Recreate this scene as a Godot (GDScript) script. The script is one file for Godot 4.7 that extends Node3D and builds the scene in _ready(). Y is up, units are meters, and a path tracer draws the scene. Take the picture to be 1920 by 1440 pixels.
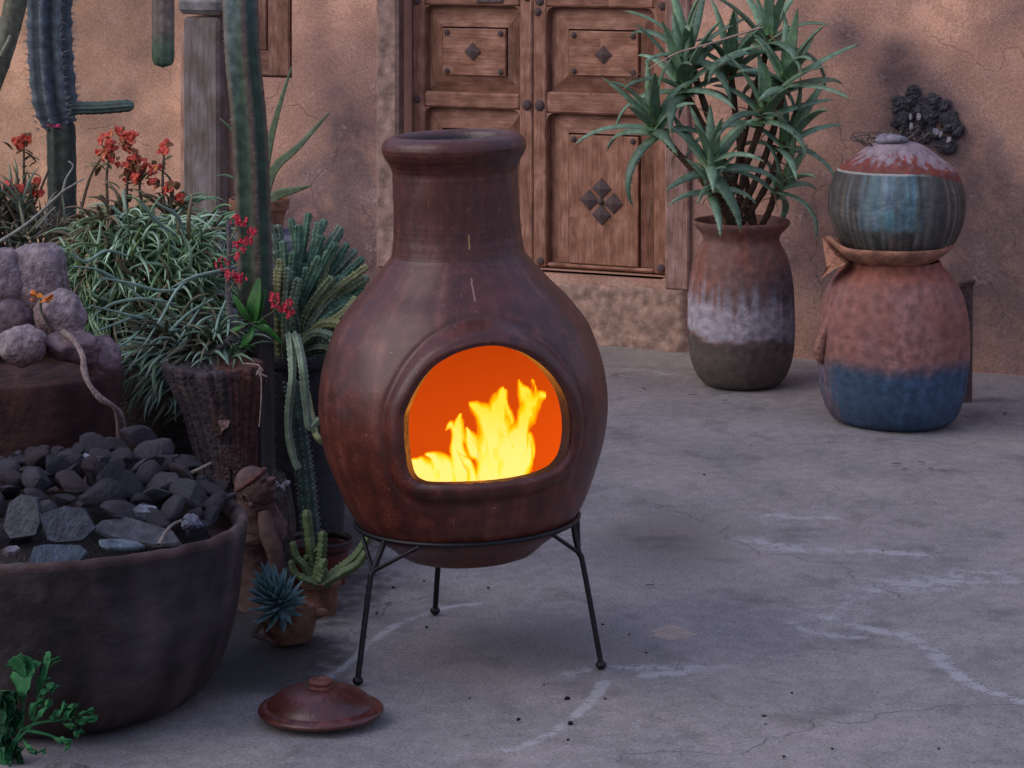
extends Node3D

# ---------------------------------------------------------------- measured camera
const F := 4900.0
const EYE := 1.584
const HOR := -161.0
var rng := RandomNumberGenerator.new()
var wall_at: Transform3D
var T := {}          # shared textures
var nocall: Callable    # an empty shade

func at(px: float, py: float, d: float) -> Vector3:      # photo position and distance to metres
	return Vector3((px - 960.0) * d / F, EYE - (py - HOR) * d / F, -d)

func on_ground(px: float, py: float) -> Vector3:
	var d := EYE * F / (py - HOR)
	return Vector3((px - 960.0) * d / F, 0.0, -d)

func rf(a: float, b: float) -> float:
	return rng.randf_range(a, b)

func lin(r: float, g: float, b: float) -> Color:
	return Color(r, g, b)

const FIRE := 0.060

func _ready() -> void:
	rng.seed = 7
	# camera: level, lens shifted down, so that uprights stay upright as in the photograph
	var cam := Camera3D.new()
	cam.name = "camera"
	add_child(cam)
	cam.position = Vector3(0, EYE, 0)
	var near := 0.1
	cam.set_frustum(1440.0 / F * near, Vector2(0, -(720.0 - HOR) / F * near), near, 200.0)
	cam.current = true
	# overcast evening sky, light coming softly from the upper left
	var sky := ProceduralSkyMaterial.new()
	sky.sky_top_color = Color(0.65, 0.69, 0.87)
	sky.sky_horizon_color = Color(0.73, 0.71, 0.79)
	sky.sky_curve = 0.25
	sky.ground_bottom_color = Color(0.2, 0.18, 0.18)
	sky.ground_horizon_color = Color(0.4, 0.37, 0.38)
	var env := Environment.new()
	env.background_mode = Environment.BG_SKY
	env.sky = Sky.new()
	env.sky.sky_material = sky
	env.background_energy_multiplier = 0.74
	env.tonemap_mode = Environment.TONE_MAPPER_LINEAR
	env.tonemap_exposure = 1.55
	env.ssao_enabled = true
	env.ssil_enabled = true
	env.sdfgi_enabled = true
	var we := WorldEnvironment.new()
	we.name = "environment"
	we.environment = env
	add_child(we)
	var sun := DirectionalLight3D.new()
	sun.name = "sun"
	sun.light_energy = 0.40
	sun.light_color = Color(1.0, 0.95, 0.92)
	sun.light_angular_distance = 60.0
	sun.shadow_enabled = true
	sun.sky_mode = DirectionalLight3D.SKY_MODE_LIGHT_ONLY
	add_child(sun)
	sun.look_at_from_position(Vector3(-5.0, 3.6, 2.0), Vector3.ZERO)
	wall_at = Transform3D(Basis(Vector3(0, 1, 0), deg_to_rad(-25.0)), Vector3(0.334, 0, -9.63))
	make_textures()
	build_ground()
	build_building()
	build_wall_post()
	build_chiminea()
	build_fire()
	build_lid()
	build_aloe()
	build_stack()
	build_bowl()
	build_stones()
	build_trough()
	build_stump()
	build_tall_cacti()
	build_agave()
	build_shrubs()
	build_flowers()
	build_finger_cactus()
	build_small_pots()
	build_figurine()
	build_green()
	build_debris()

# ---------------------------------------------------------------- mesh builder
class MB:
	var v := PackedVector3Array()
	var n := PackedVector3Array()
	var c := PackedColorArray()
	var uv := PackedVector2Array()
	var ix := PackedInt32Array()

	func vert(p: Vector3, nn: Vector3, col := Color.WHITE, t := Vector2.ZERO) -> int:
		v.append(p); n.append(nn); c.append(col); uv.append(t)
		return v.size() - 1

	func tri(a: Vector3, b: Vector3, d: Vector3, col := Color.WHITE) -> void:   # a, b, d clockwise from outside
		var nn := (d - a).cross(b - a).normalized()
		var k := v.size()
		vert(a, nn, col, Vector2(a.x, a.y)); vert(b, nn, col, Vector2(b.x, b.y)); vert(d, nn, col, Vector2(d.x, d.y))
		ix.append_array(PackedInt32Array([k, k + 1, k + 2]))

	func quad(a: Vector3, b: Vector3, d: Vector3, e: Vector3, col := Color.WHITE, ta := Vector2.ZERO, tb := Vector2.ZERO, td := Vector2.ZERO, te := Vector2.ZERO) -> void:
		var nn := (d - a).cross(b - a).normalized()
		var k := v.size()
		vert(a, nn, col, ta); vert(b, nn, col, tb); vert(d, nn, col, td); vert(e, nn, col, te)
		ix.append_array(PackedInt32Array([k, k + 1, k + 2, k, k + 2, k + 3]))

	# a grid of points, index i * (nv + 1) + j; outside is dU x dV
	func grid(pts: PackedVector3Array, nu: int, nv: int, wrap: bool, cols := PackedColorArray(), uvs := PackedVector2Array(), flat := false) -> void:
		var base := v.size()
		var w := nv + 1
		var nn := PackedVector3Array()
		nn.resize(pts.size())
		for i in nu:
			for j in nv:
				var a := i * w + j
				var b := a + 1
				var d := a + w + 1
				var e := a + w
				var f := (pts[d] - pts[a]).cross(pts[b] - pts[e])
				nn[a] += f; nn[b] += f; nn[d] += f; nn[e] += f
				ix.append_array(PackedInt32Array([base + a, base + b, base + d, base + a, base + d, base + e]))
		if wrap:
			for j in w:
				var s := nn[j] + nn[nu * w + j]
				nn[j] = s
				nn[nu * w + j] = s
		for k in pts.size():
			nn[k] = nn[k].normalized()
		v.append_array(pts)
		n.append_array(nn)
		if cols.size() == pts.size():
			c.append_array(cols)
		else:
			var cc := PackedColorArray()
			cc.resize(pts.size())
			cc.fill(cols[0] if cols.size() else Color.WHITE)
			c.append_array(cc)
		if uvs.size() == pts.size():
			uv.append_array(uvs)
		else:
			for i in nu + 1:
				for j in w:
					uv.append(Vector2(float(i) / nu, float(j) / nv))

	# stored at half strength (8 bits a channel); the materials below double it again
	func mesh(strength := 0.5, onto: ArrayMesh = null) -> ArrayMesh:
		for k in c.size():
			var q := c[k]
			c[k] = Color(q.r * strength, q.g * strength, q.b * strength, q.a)
		var m := onto if onto else ArrayMesh.new()
		var arr := []
		arr.resize(Mesh.ARRAY_MAX)
		arr[Mesh.ARRAY_VERTEX] = v
		arr[Mesh.ARRAY_NORMAL] = n
		arr[Mesh.ARRAY_COLOR] = c
		arr[Mesh.ARRAY_TEX_UV] = uv
		arr[Mesh.ARRAY_INDEX] = ix
		m.add_surface_from_arrays(Mesh.PRIMITIVE_TRIANGLES, arr)
		return m

# smooth curve through points
func spline(p: PackedVector3Array, count: int) -> PackedVector3Array:
	var o := PackedVector3Array()
	var segs := p.size() - 1
	for k in count + 1:
		var t := float(k) / count * segs
		var i := mini(int(t), segs - 1)
		var f := t - i
		var a := p[maxi(i - 1, 0)]
		var d := p[mini(i + 2, segs)]
		o.append(p[i].cubic_interpolate(p[i + 1], a, d, f))
	return o

func lathe(mb: MB, prof: PackedVector2Array, seg: int, per: int, at0 := Vector3.ZERO, shade : Callable = nocall, warp : Callable = nocall) -> void:
	var p3 := PackedVector3Array()
	for q in prof:
		p3.append(Vector3(q.x, q.y, 0))
	var c := spline(p3, (prof.size() - 1) * per)
	var nv := c.size() - 1
	var pts := PackedVector3Array()
	var cols := PackedColorArray()
	for i in seg + 1:
		var a := TAU * i / seg + PI
		for j in nv + 1:
			var r := maxf(c[j].x, 0.0)
			var y := c[j].y
			if warp.is_valid():
				var w: Vector2 = warp.call(a, r, y)
				r = w.x
				y = w.y
			pts.append(at0 + Vector3(r * sin(a), y, r * cos(a)))
			if shade.is_valid():
				cols.append(shade.call(a, y, float(j) / nv))
	mb.grid(pts, seg, nv, true, cols)

func tube(mb: MB, pts: PackedVector3Array, rad: Callable, sides: int, col : Callable = nocall, ring : Callable = nocall) -> void:
	var n := pts.size()
	var out := PackedVector3Array()
	var cols := PackedColorArray()
	var rows := []
	var tan := (pts[1] - pts[0]).normalized()
	var s := tan.cross(Vector3(0, 0, 1) if absf(tan.z) < 0.9 else Vector3(1, 0, 0)).normalized()
	for i in n:
		var t := (pts[mini(i + 1, n - 1)] - pts[maxi(i - 1, 0)]).normalized()
		s = (s - t * s.dot(t)).normalized()
		rows.append([s, t.cross(s)])
	for k in sides + 1:
		var a := -TAU * k / sides
		for i in n:
			var f := float(i) / (n - 1)
			var r: float = rad.call(f)
			if ring.is_valid():
				r *= ring.call(f, -a, i)
			out.append(pts[i] + (rows[i][0] * cos(a) + rows[i][1] * sin(a)) * r)
			cols.append(col.call(f, -a) if col.is_valid() else Color.WHITE)
	mb.grid(out, sides, n - 1, true, cols)

# a chamfered box; grain: the axis that the texture's v runs along
func box(mb: MB, c: Vector3, s: Vector3, bev := 0.004, grain := 1, b := Basis(), col := Color.WHITE) -> void:
	var h := s * 0.5
	bev = minf(bev, minf(h.x, minf(h.y, h.z)) * 0.9)
	var P := func(sx: float, sy: float, sz: float, ax: int) -> Vector3:
		var q := Vector3(sx * (h.x - (0.0 if ax == 0 else bev)), sy * (h.y - (0.0 if ax == 1 else bev)), sz * (h.z - (0.0 if ax == 2 else bev)))
		return q
	var off := Vector2(rf(0, 9), rf(0, 9))
	var put := func(list: Array, want: Vector3) -> void:
		var nn: Vector3 = (list[2] - list[0]).cross(list[1] - list[0])
		if nn.dot(want) < 0:
			list.reverse()
		var t := []
		for q in list:
			var across: float = [q.y + q.z, q.x + q.z, q.x + q.y][grain]
			t.append(Vector2(across, [q.x, q.y, q.z][grain]) + off)
		var w := []
		for q in list:
			w.append(c + b * q)
		if list.size() == 4:
			mb.quad(w[0], w[1], w[2], w[3], col, t[0], t[1], t[2], t[3])
		else:
			mb.tri(w[0], w[1], w[2], col)
	for ax in 3:
		for sg: float in [-1.0, 1.0]:
			var l := []
			for q: Vector2 in [Vector2(-1, -1), Vector2(-1, 1), Vector2(1, 1), Vector2(1, -1)]:
				var e := [q.x, q.y]
				e.insert(ax, sg)
				l.append(P.call(e[0], e[1], e[2], ax))
			var w := Vector3.ZERO
			w[ax] = sg
			put.call(l, w)
	for ax in 3:                      # edges run along ax
		var u := (ax + 1) % 3
		var w2 := (ax + 2) % 3
		for su: float in [-1.0, 1.0]:
			for sw: float in [-1.0, 1.0]:
				var l := []
				for g: Array in [[-1.0, u], [1.0, u], [1.0, w2], [-1.0, w2]]:
					var e := [0.0, 0.0, 0.0]
					e[ax] = g[0]
					e[u] = su
					e[w2] = sw
					l.append(P.call(e[0], e[1], e[2], g[1]))
				var nn := Vector3.ZERO
				nn[u] = su
				nn[w2] = sw
				put.call(l, nn)
	for k in 8:
		var e := [1.0 if k & 1 else -1.0, 1.0 if k & 2 else -1.0, 1.0 if k & 4 else -1.0]
		put.call([P.call(e[0], e[1], e[2], 0), P.call(e[0], e[1], e[2], 1), P.call(e[0], e[1], e[2], 2)], Vector3(e[0], e[1], e[2]))

# ball-shaped mesh whose radius is a function of direction
func ball(mb: MB, c: Vector3, seg: int, rings: int, fn: Callable, shade : Callable = nocall) -> void:
	var pts := PackedVector3Array()
	var cols := PackedColorArray()
	for i in seg + 1:
		var a := TAU * i / seg + PI
		for j in rings + 1:
			var e := -PI / 2 + PI * j / rings
			var d := Vector3(cos(e) * sin(a), sin(e), cos(e) * cos(a))
			pts.append(c + fn.call(d))
			if shade.is_valid():
				cols.append(shade.call(d))
	mb.grid(pts, seg, rings, true, cols)

# a strap, spear or spoon leaf along a spine; side is the direction across the blade
func blade(mb: MB, spine: PackedVector3Array, side: Vector3, wid: Callable, thick: float, fold: float, col : Callable = nocall, teeth := 0.0, ring := 8) -> void:
	var n := spine.size()
	var pts := PackedVector3Array()
	var cols := PackedColorArray()
	for k in ring + 1:
		var a := -TAU * k / ring
		for i in n:
			var f := float(i) / (n - 1)
			var t := (spine[mini(i + 1, n - 1)] - spine[maxi(i - 1, 0)]).normalized()
			var s := (side - t * side.dot(t)).normalized()
			var u := s.cross(t)
			var w: float = wid.call(f) * 0.5
			var x := cos(a)
			pts.append(spine[i] + s * (x * w) + u * (sin(a) * thick * 0.5 * minf(1.0, w / thick * 1.6) + fold * w * x * x))
			cols.append(col.call(f, x) if col.is_valid() else Color.WHITE)
	mb.grid(pts, ring, n - 1, true, cols)
	if teeth > 0.0:
		for i in range(1, n - 1):
			var t := (spine[i + 1] - spine[i - 1]).normalized()
			var s := (side - t * side.dot(t)).normalized()
			var u := s.cross(t)
			var f := float(i) / (n - 1)
			var w: float = wid.call(f) * 0.5
			for q: float in [-1.0, 1.0]:
				var e := spine[i] + s * (q * w * 0.96) + u * fold * w
				var tip := e + s * (q * teeth) + t * teeth * 0.7
				var cc := Color(1.6, 1.5, 1.3)
				mb.tri(e - t * teeth * 0.6, tip, e + t * teeth * 0.6 + u * 0.0005, cc)
				mb.tri(e + t * teeth * 0.6 - u * 0.0008, tip, e - t * teeth * 0.6, cc)

# a bowed spine that starts at p towards azimuth az and elevation el, sinking by droop over its length
func bow(p: Vector3, az: float, el: float, length: float, droop: float, n: int, curl := 0.0) -> PackedVector3Array:
	var o := PackedVector3Array([p])
	var e := el
	var a := az
	var step := length / n
	for i in n:
		p += Vector3(cos(e) * sin(a), sin(e), cos(e) * cos(a)) * step
		o.append(p)
		e -= droop / n * (0.5 + 1.0 * i / n)
		a += curl / n
	return o

# faceted stone: a ball cut by random planes
func stone_mesh(r: Vector3, cuts: int, seg := 18, rough := 0.04, least := 0.62) -> ArrayMesh:
	var pl := []
	for i in cuts:
		var d := Vector3(rf(-1, 1), rf(-1, 1), rf(-1, 1)).normalized()
		pl.append([d, rf(least, 0.98)])
	var nz := FastNoiseLite.new()
	nz.seed = rng.randi() % 9999
	nz.frequency = 1.6
	var mb := MB.new()
	ball(mb, Vector3.ZERO, seg, int(seg * 0.6), func(d: Vector3) -> Vector3:
		var q := 1.0
		for p in pl:
			var k := d.dot(p[0])
			if k > 0.05:
				q = minf(q, p[1] / k)
		return d * (q + nz.get_noise_3dv(d * 2.0) * rough * 2.0 + nz.get_noise_3dv(d * 7.0) * rough) * r,
		func(d: Vector3) -> Color:
			var g := 0.8 + 0.3 * nz.get_noise_3dv(d * 3.0 + Vector3(9, 2, 1))
			return Color(g, g, g))
	# flat facets
	var m2 := MB.new()
	for k in range(0, mb.ix.size(), 3):
		var a := mb.v[mb.ix[k]]
		var b := mb.v[mb.ix[k + 1]]
		var d := mb.v[mb.ix[k + 2]]
		if (b - a).cross(d - a).length_squared() > 1e-14:
			m2.tri(a, b, d, mb.c[mb.ix[k]])
	return m2.mesh()

# an irregular flat shard
func shard_mesh(w: float, l: float, th: float, corners := 6) -> ArrayMesh:
	var mb := MB.new()
	var ring := []
	for k in corners:
		var a := TAU * (k + rf(-0.3, 0.3)) / corners
		ring.append(Vector3(cos(a) * w * rf(0.75, 1.1), 0, sin(a) * l * rf(0.75, 1.1)))
	var up := Vector3(0, th / 2, 0)
	for k in corners:
		var a: Vector3 = ring[k]
		var b: Vector3 = ring[(k + 1) % corners]
		var ai := a * 0.94 + up
		var bi := b * 0.94 + up
		mb.tri(up * rf(0.9, 1.1), ai, bi)
		mb.tri(-up, b * 0.94 - up, a * 0.94 - up)
		mb.quad(ai, a, b, bi)
		mb.quad(a, a * 0.94 - up, b * 0.94 - up, b)
	return mb.mesh()

# ---------------------------------------------------------------- nodes
func part(called: String, mesh: Mesh, m: Material, parent: Node3D, label := "") -> MeshInstance3D:
	var o := MeshInstance3D.new()
	o.name = called
	o.mesh = mesh
	o.material_override = m
	if label:
		o.set_meta("label", label)
	parent.add_child(o, true)
	return o

func thing(called: String, label: String, category: String, where := Vector3.ZERO, group := "") -> Node3D:
	var o := Node3D.new()
	o.name = called
	add_child(o, true)
	o.position = where
	tag(o, label, category, group)
	return o

func tag(o: Node3D, label: String, category: String, group := "") -> void:
	o.set_meta("label", label)
	o.set_meta("category", category)
	if group:
		o.set_meta("group", group)

func stuff(o: Node3D) -> void:
	o.set_meta("kind", "stuff")

# ---------------------------------------------------------------- materials
func noise_tex(freq: float, oct: int, lo: float, hi: float, seed_: int, kind := FastNoiseLite.TYPE_SIMPLEX_SMOOTH, side := 512, ramp := true) -> NoiseTexture2D:
	var f := FastNoiseLite.new()
	f.noise_type = kind
	f.frequency = freq
	f.fractal_octaves = oct
	f.seed = seed_
	var t := NoiseTexture2D.new()
	t.noise = f
	t.width = side
	t.height = side
	t.seamless = true
	t.seamless_blend_skirt = 0.3
	if ramp:
		var g := Gradient.new()
		g.set_color(0, Color(lo, lo, lo))
		g.set_color(1, Color(hi, hi, hi))
		t.color_ramp = g
	return t

func make_textures() -> void:
	T.mottle = noise_tex(0.012, 5, 0.62, 1.05, 11)
	T.grain = noise_tex(0.09, 4, 0.70, 1.06, 12)
	T.grit = noise_tex(0.12, 4, 0.84, 1.02, 15)
	T.bump = noise_tex(0.03, 6, 0, 1, 13, FastNoiseLite.TYPE_SIMPLEX_SMOOTH, 512, false)
	T.fine = noise_tex(0.14, 3, 0, 1, 14, FastNoiseLite.TYPE_SIMPLEX_SMOOTH, 512, false)
	T.wood = wood_tex()

# thin wandering cracks on a w x h map: starts and headings in parts of its width and height
func crack_mask(w: int, h: int, starts: Array) -> PackedFloat32Array:
	var mask := PackedFloat32Array()
	mask.resize(w * h)
	for s: Array in starts:
		var p := Vector2(s[0] * w, s[1] * h)
		var a: float = s[2]
		for k in int(s[3]):
			a += rf(-0.45, 0.45)
			a = lerpf(a, s[2], 0.08)
			p += Vector2(cos(a), sin(a))
			if p.x < 1 or p.y < 1 or p.x > w - 2 or p.y > h - 2:
				break
			var e := int(p.y) * w + int(p.x)
			var g := rf(0.35, 1.0)
			mask[e] = maxf(mask[e], g)
			if rng.randf() < 0.3:
				mask[e + 1] = maxf(mask[e + 1], g * 0.6)
			if rng.randf() < 0.015:
				a += rf(-1.2, 1.2)
	return mask

# long fibres along v
func wood_tex() -> ImageTexture:
	var f := FastNoiseLite.new()
	f.seed = 5
	f.frequency = 0.02
	f.fractal_octaves = 4
	var g := FastNoiseLite.new()
	g.seed = 8
	g.frequency = 0.01
	var im := Image.create(512, 1024, false, Image.FORMAT_RGB8)
	for y in 1024:
		for x in 512:
			var wx := x + 13.0 * g.get_noise_2d(x * 0.8, y * 0.35)
			var a := f.get_noise_2d(wx * 4.0, y * 0.22)
			var b := f.get_noise_2d(wx * 15.0 + 900.0, y * 0.8)
			var d := g.get_noise_2d(x * 1.5, y * 1.1 + 500.0)
			var t := 0.78 + 0.13 * a + 0.09 * b
			if b < -0.48:
				t -= 0.14
			t *= 1.0 + 0.25 * d
			t = clampf(t, 0.12, 1.0)
			im.set_pixel(x, y, Color(t, t * (0.97 + 0.05 * d), t * (0.95 + 0.1 * d)))
	return ImageTexture.create_from_image(im)

# base: real-world linear colour; mott, grain: repeats per metre; relief in cm
func mat(base: Color, rough := 0.85, mott := 1.6, relief := 0.3, rel_scale := 3.0, spec := 0.4, grain := 6.0) -> StandardMaterial3D:
	var m := StandardMaterial3D.new()
	m.albedo_color = (base * (3.4 if mott > 0.0 else 2.0)).linear_to_srgb()
	m.vertex_color_use_as_albedo = true
	m.roughness = rough
	m.metallic_specular = spec
	m.uv1_triplanar = true
	m.uv1_scale = Vector3.ONE * mott
	if mott > 0.0:
		m.albedo_texture = T.mottle
		m.detail_enabled = true
		m.detail_blend_mode = BaseMaterial3D.BLEND_MODE_MUL
		m.detail_albedo = T.grain
		m.detail_uv_layer = BaseMaterial3D.DETAIL_UV_2
		m.uv2_triplanar = true
		m.uv2_scale = Vector3.ONE * grain
	if relief > 0.0:
		m.heightmap_enabled = true
		m.heightmap_texture = T.bump
		m.heightmap_scale = relief
	return m

func leaf_mat(base: Color, rough := 0.5, back := 0.25) -> StandardMaterial3D:
	var m := StandardMaterial3D.new()
	m.albedo_color = (base * 2.8).linear_to_srgb()
	m.vertex_color_use_as_albedo = true
	m.roughness = rough
	m.metallic_specular = 0.4
	m.uv1_triplanar = true
	m.uv1_scale = Vector3.ONE * 5.0
	m.albedo_texture = T.mottle
	if back > 0.0:
		m.backlight_enabled = true
		m.backlight = Color(back, back, back * 0.6)
	return m

func wood_mat(base: Color, scale := Vector3(2.2, 0.8, 1)) -> StandardMaterial3D:
	var m := StandardMaterial3D.new()
	m.albedo_color = (base * 3.8).linear_to_srgb()
	m.vertex_color_use_as_albedo = true
	m.albedo_texture = T.wood
	m.uv1_scale = scale
	m.roughness = 0.72
	m.metallic_specular = 0.35
	m.heightmap_enabled = true
	m.heightmap_texture = T.wood
	m.heightmap_scale = 0.25
	return m

# ================================================================ setting
func ground_tex(w: int, h: int, x0: float, x1: float, d0: float, d1: float) -> ImageTexture:
	var layers := []
	for k: Array in [[0.006, 5, 21], [0.05, 4, 22], [0.3, 3, 23], [0.012, 4, 24]]:
		var f := FastNoiseLite.new()
		f.frequency = k[0]
		f.fractal_octaves = k[1]
		f.seed = k[2]
		layers.append(f.get_image(w, h, false, false, true).get_data())
	# chalky scale along old cracks: [points (x, distance), half width in metres, strength]
	var veins := [
		[[0.70, 5.90, 0.847, 6.107, 1.013, 6.204, 1.3, 6.19], 0.075, 0.75],
		[[0.93, 6.12, 1.07, 6.25, 1.2, 6.3], 0.09, 0.7],
		[[0.70, 5.90, 0.80, 5.80, 0.868, 5.745, 0.90, 5.66, 0.914, 5.6, 0.915, 5.5, 0.95, 5.36, 1.03, 5.25], 0.013, 0.75],
		[[0.60, 6.62, 0.70, 6.52, 0.85, 6.50, 1.029, 6.463], 0.055, 0.6],
		[[0.68, 6.90, 0.746, 6.893, 0.83, 6.88], 0.035, 0.5],
		[[0.62, 5.86, 0.68, 5.78, 0.76, 5.74], 0.018, 0.3],
		[[-0.01, 4.96, 0.051, 5.02, 0.127, 5.171, 0.17, 5.30, 0.19, 5.40], 0.007, 0.55],
		[[-0.40, 5.38, -0.359, 5.501, -0.303, 5.703, -0.239, 5.853, -0.158, 5.966, -0.06, 6.02], 0.006, 0.5],
		[[0.08, 5.42, 0.2, 5.50, 0.30, 5.50, 0.42, 5.51], 0.04, 0.3],
		[[0.28, 5.44, 0.36, 5.47], 0.02, 0.4],
		[[0.1, 8.9, 0.4, 9.1, 0.55, 9.0], 0.05, 0.3],
	]
	var mask := PackedFloat32Array()
	mask.resize(w * h)
	for ve: Array in veins:
		var p := PackedVector3Array()
		for k in range(0, ve[0].size(), 2):
			p.append(Vector3(ve[0][k], ve[0][k + 1], 0))
		var c := spline(p, 60 * p.size())
		for q in c:
			for rep in 22:
				var a := rf(0, TAU)
				var rr: float = ve[1] * absf(rng.randfn(0, 1.1))
				var cx := int((q.x + cos(a) * rr * 1.5 - x0) / (x1 - x0) * w)
				var cy := int((q.y + sin(a) * rr - d0) / (d1 - d0) * h)
				if cx > 1 and cy > 1 and cx < w - 2 and cy < h - 2:
					var g: float = ve[2] * rf(0.03, 0.22) * exp(-pow(rr / ve[1], 2.0))
					for oy in [-1, 0, 1]:
						for ox in [-2, -1, 0, 1, 2]:
							var e: int = (cy + oy) * w + cx + ox
							mask[e] = minf(1.0, mask[e] + g * (1.0 if ox == 0 and oy == 0 else 0.5))
	var cracks := crack_mask(w, h, [[0.62, 0.30, 1.9, 500], [0.80, 0.42, 2.6, 420], [0.45, 0.10, 0.4, 380], [0.92, 0.28, 2.0, 300], [0.55, 0.60, 0.2, 500], [0.30, 0.20, 1.0, 300]])
	var out := PackedByteArray()
	out.resize(w * h * 3)
	var big: PackedByteArray = layers[0]
	var mid: PackedByteArray = layers[1]
	var tiny: PackedByteArray = layers[2]
	var spot: PackedByteArray = layers[3]
	var o := 0
	for y in h:
		var d := d0 + (d1 - d0) * y / h
		for x in w:
			var k := y * w + x
			var b := big[k] / 255.0
			var m := mid[k] / 255.0
			var t := tiny[k] / 255.0
			var g := 0.67 + 0.11 * (b - 0.5) + 0.045 * (m - 0.5) + 0.15 * (t - 0.5) + 0.012 * smoothstep(0.52, 0.56, 0.7 * m + 0.3 * t)
			if t < 0.27 and m < 0.5:
				g -= 0.10
			if t > 0.76 and m > 0.52:
				g += 0.09
			var xx := x0 + (x1 - x0) * x / w
			# a dark stain, a darker patch under the chiminea and a worn patch of paler mortar
			var st := exp(-pow((xx - 0.40) / 0.16, 2) - pow((d - 6.62) / 0.30, 2)) + 0.8 * exp(-pow((xx - 0.07) / 0.22, 2) - pow((d - 5.62) / 0.22, 2))
			g *= 1.0 - 0.24 * st * (0.4 + 1.0 * m)
			var s := spot[k] / 255.0
			g *= 1.0 - 0.38 * cracks[k]
			# earth spilt from the planting bed, and shade among its pots painted in
			g *= 1.0 - 0.52 * smoothstep(0.30, 0.50, -xx + 0.22 * (b - 0.5) + 0.16 * (m - 0.5) + 0.07 * (d - 5.8)) * smoothstep(5.15, 5.45, d + 0.3 * (b - 0.5)) * smoothstep(-1.66, -1.35, xx) * smoothstep(9.6, 8.6, d)
			g *= 1.0 - 0.12 * clampf((s - 0.62) * 4.0, 0.0, 1.0)
			var v := clampf(mask[k] * 2.2 * smoothstep(0.38, 0.58, 0.40 * m + 0.35 * t + 0.25 * s) + 0.10 * mask[k], 0.0, 0.72)
			var pe := 1.0 if pow((xx - 0.354) / 0.052, 2) + pow((d - 5.775) / 0.065, 2) < 0.7 + 0.8 * (m - 0.5) + 0.5 * (t - 0.5) else 0.0
			var dust := smoothstep(8.0, 9.6, d) * 0.5 + 0.25 * (b - 0.5)
			var r := lerpf(g * (1.0 + 0.07 * dust), 0.82, v)
			var gg := lerpf(g * 0.985, 0.84, v)
			var bb := lerpf(g * 1.005, 0.88, v)
			r += 0.10 * pe
			gg += 0.07 * pe
			bb += 0.02 * pe
			bb -= 0.09 * dust * g
			out[o] = int(clampf(r, 0, 1) * 255)
			out[o + 1] = int(clampf(gg, 0, 1) * 255)
			out[o + 2] = int(clampf(bb, 0, 1) * 255)
			o += 3
	return ImageTexture.create_from_image(Image.create_from_data(w, h, false, Image.FORMAT_RGB8, out))

func build_ground() -> void:
	var x0 := -1.7
	var x1 := 2.5
	var d0 := 4.3
	var d1 := 10.1
	var xs := [-60.0, -20.0, -8.0, -4.0, -2.4]
	var ds := [-40.0, -10.0, 0.0, 2.5, 3.6]
	for k in 106:
		xs.append(x0 + (x1 - x0) * k / 105.0)
	for k in 146:
		ds.append(d0 + (d1 - d0) * k / 145.0)
	xs.append_array([3.4, 6.0, 12.0, 30.0, 60.0])
	ds.append_array([11.0, 13.0, 20.0, 40.0, 80.0])
	var f := FastNoiseLite.new()
	f.frequency = 1.3
	f.fractal_octaves = 4
	f.seed = 3
	var pts := PackedVector3Array()
	var uvs := PackedVector2Array()
	for x: float in xs:
		for d: float in ds:
			var near := 1.0 if x > -1.8 and x < 2.6 and d > 4.2 and d < 10.2 else 0.0
			pts.append(Vector3(x, near * 0.010 * f.get_noise_2d(x, d) - 0.001, -d))
			uvs.append(Vector2((x - x0) / (x1 - x0), (d - d0) / (d1 - d0)))
	var mb := MB.new()
	# x grows with i, distance (away, -z) with j: outside is x cross -z = up
	mb.grid(pts, xs.size() - 1, ds.size() - 1, false, PackedColorArray(), uvs)
	var m := StandardMaterial3D.new()
	m.albedo_texture = ground_tex(1500, 2000, x0, x1, d0, d1)
	m.albedo_color = Color(0.675, 0.655, 0.605).linear_to_srgb()
	m.roughness = 0.88
	m.metallic_specular = 0.35
	m.heightmap_enabled = true
	m.heightmap_texture = m.albedo_texture
	m.heightmap_scale = 0.35
	m.uv2_triplanar = true
	m.uv2_scale = Vector3.ONE * 5.0
	m.detail_enabled = true
	m.detail_blend_mode = BaseMaterial3D.BLEND_MODE_MUL
	m.detail_albedo = T.grit
	m.detail_uv_layer = BaseMaterial3D.DETAIL_UV_2
	# far from the camera's patch the same floor goes on in a plain repeating texture
	var far := MB.new()
	var near_ix := PackedInt32Array()
	for k in range(0, mb.ix.size(), 3):
		var c := (mb.v[mb.ix[k]] + mb.v[mb.ix[k + 1]] + mb.v[mb.ix[k + 2]]) / 3.0
		var t := PackedInt32Array([mb.ix[k], mb.ix[k + 1], mb.ix[k + 2]])
		if c.x > x0 and c.x < x1 and -c.z > d0 and -c.z < d1:
			near_ix.append_array(t)
		else:
			far.ix.append_array(t)
	mb.ix = near_ix
	var sheet := mb.mesh()
	far.v = mb.v
	far.n = mb.n
	far.c = mb.c
	far.uv = mb.uv
	sheet = far.mesh(1.0, sheet)
	var g := part("ground", sheet, null, self)
	sheet.surface_set_material(0, m)
	sheet.surface_set_material(1, mat(Color(0.105, 0.100, 0.098), 0.88, 0.7, 0.2, 3.0, 0.35))
	g.set_meta("kind", "structure")
	g.set_meta("label", "worn grey concrete courtyard floor with chalky cracks")

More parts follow.
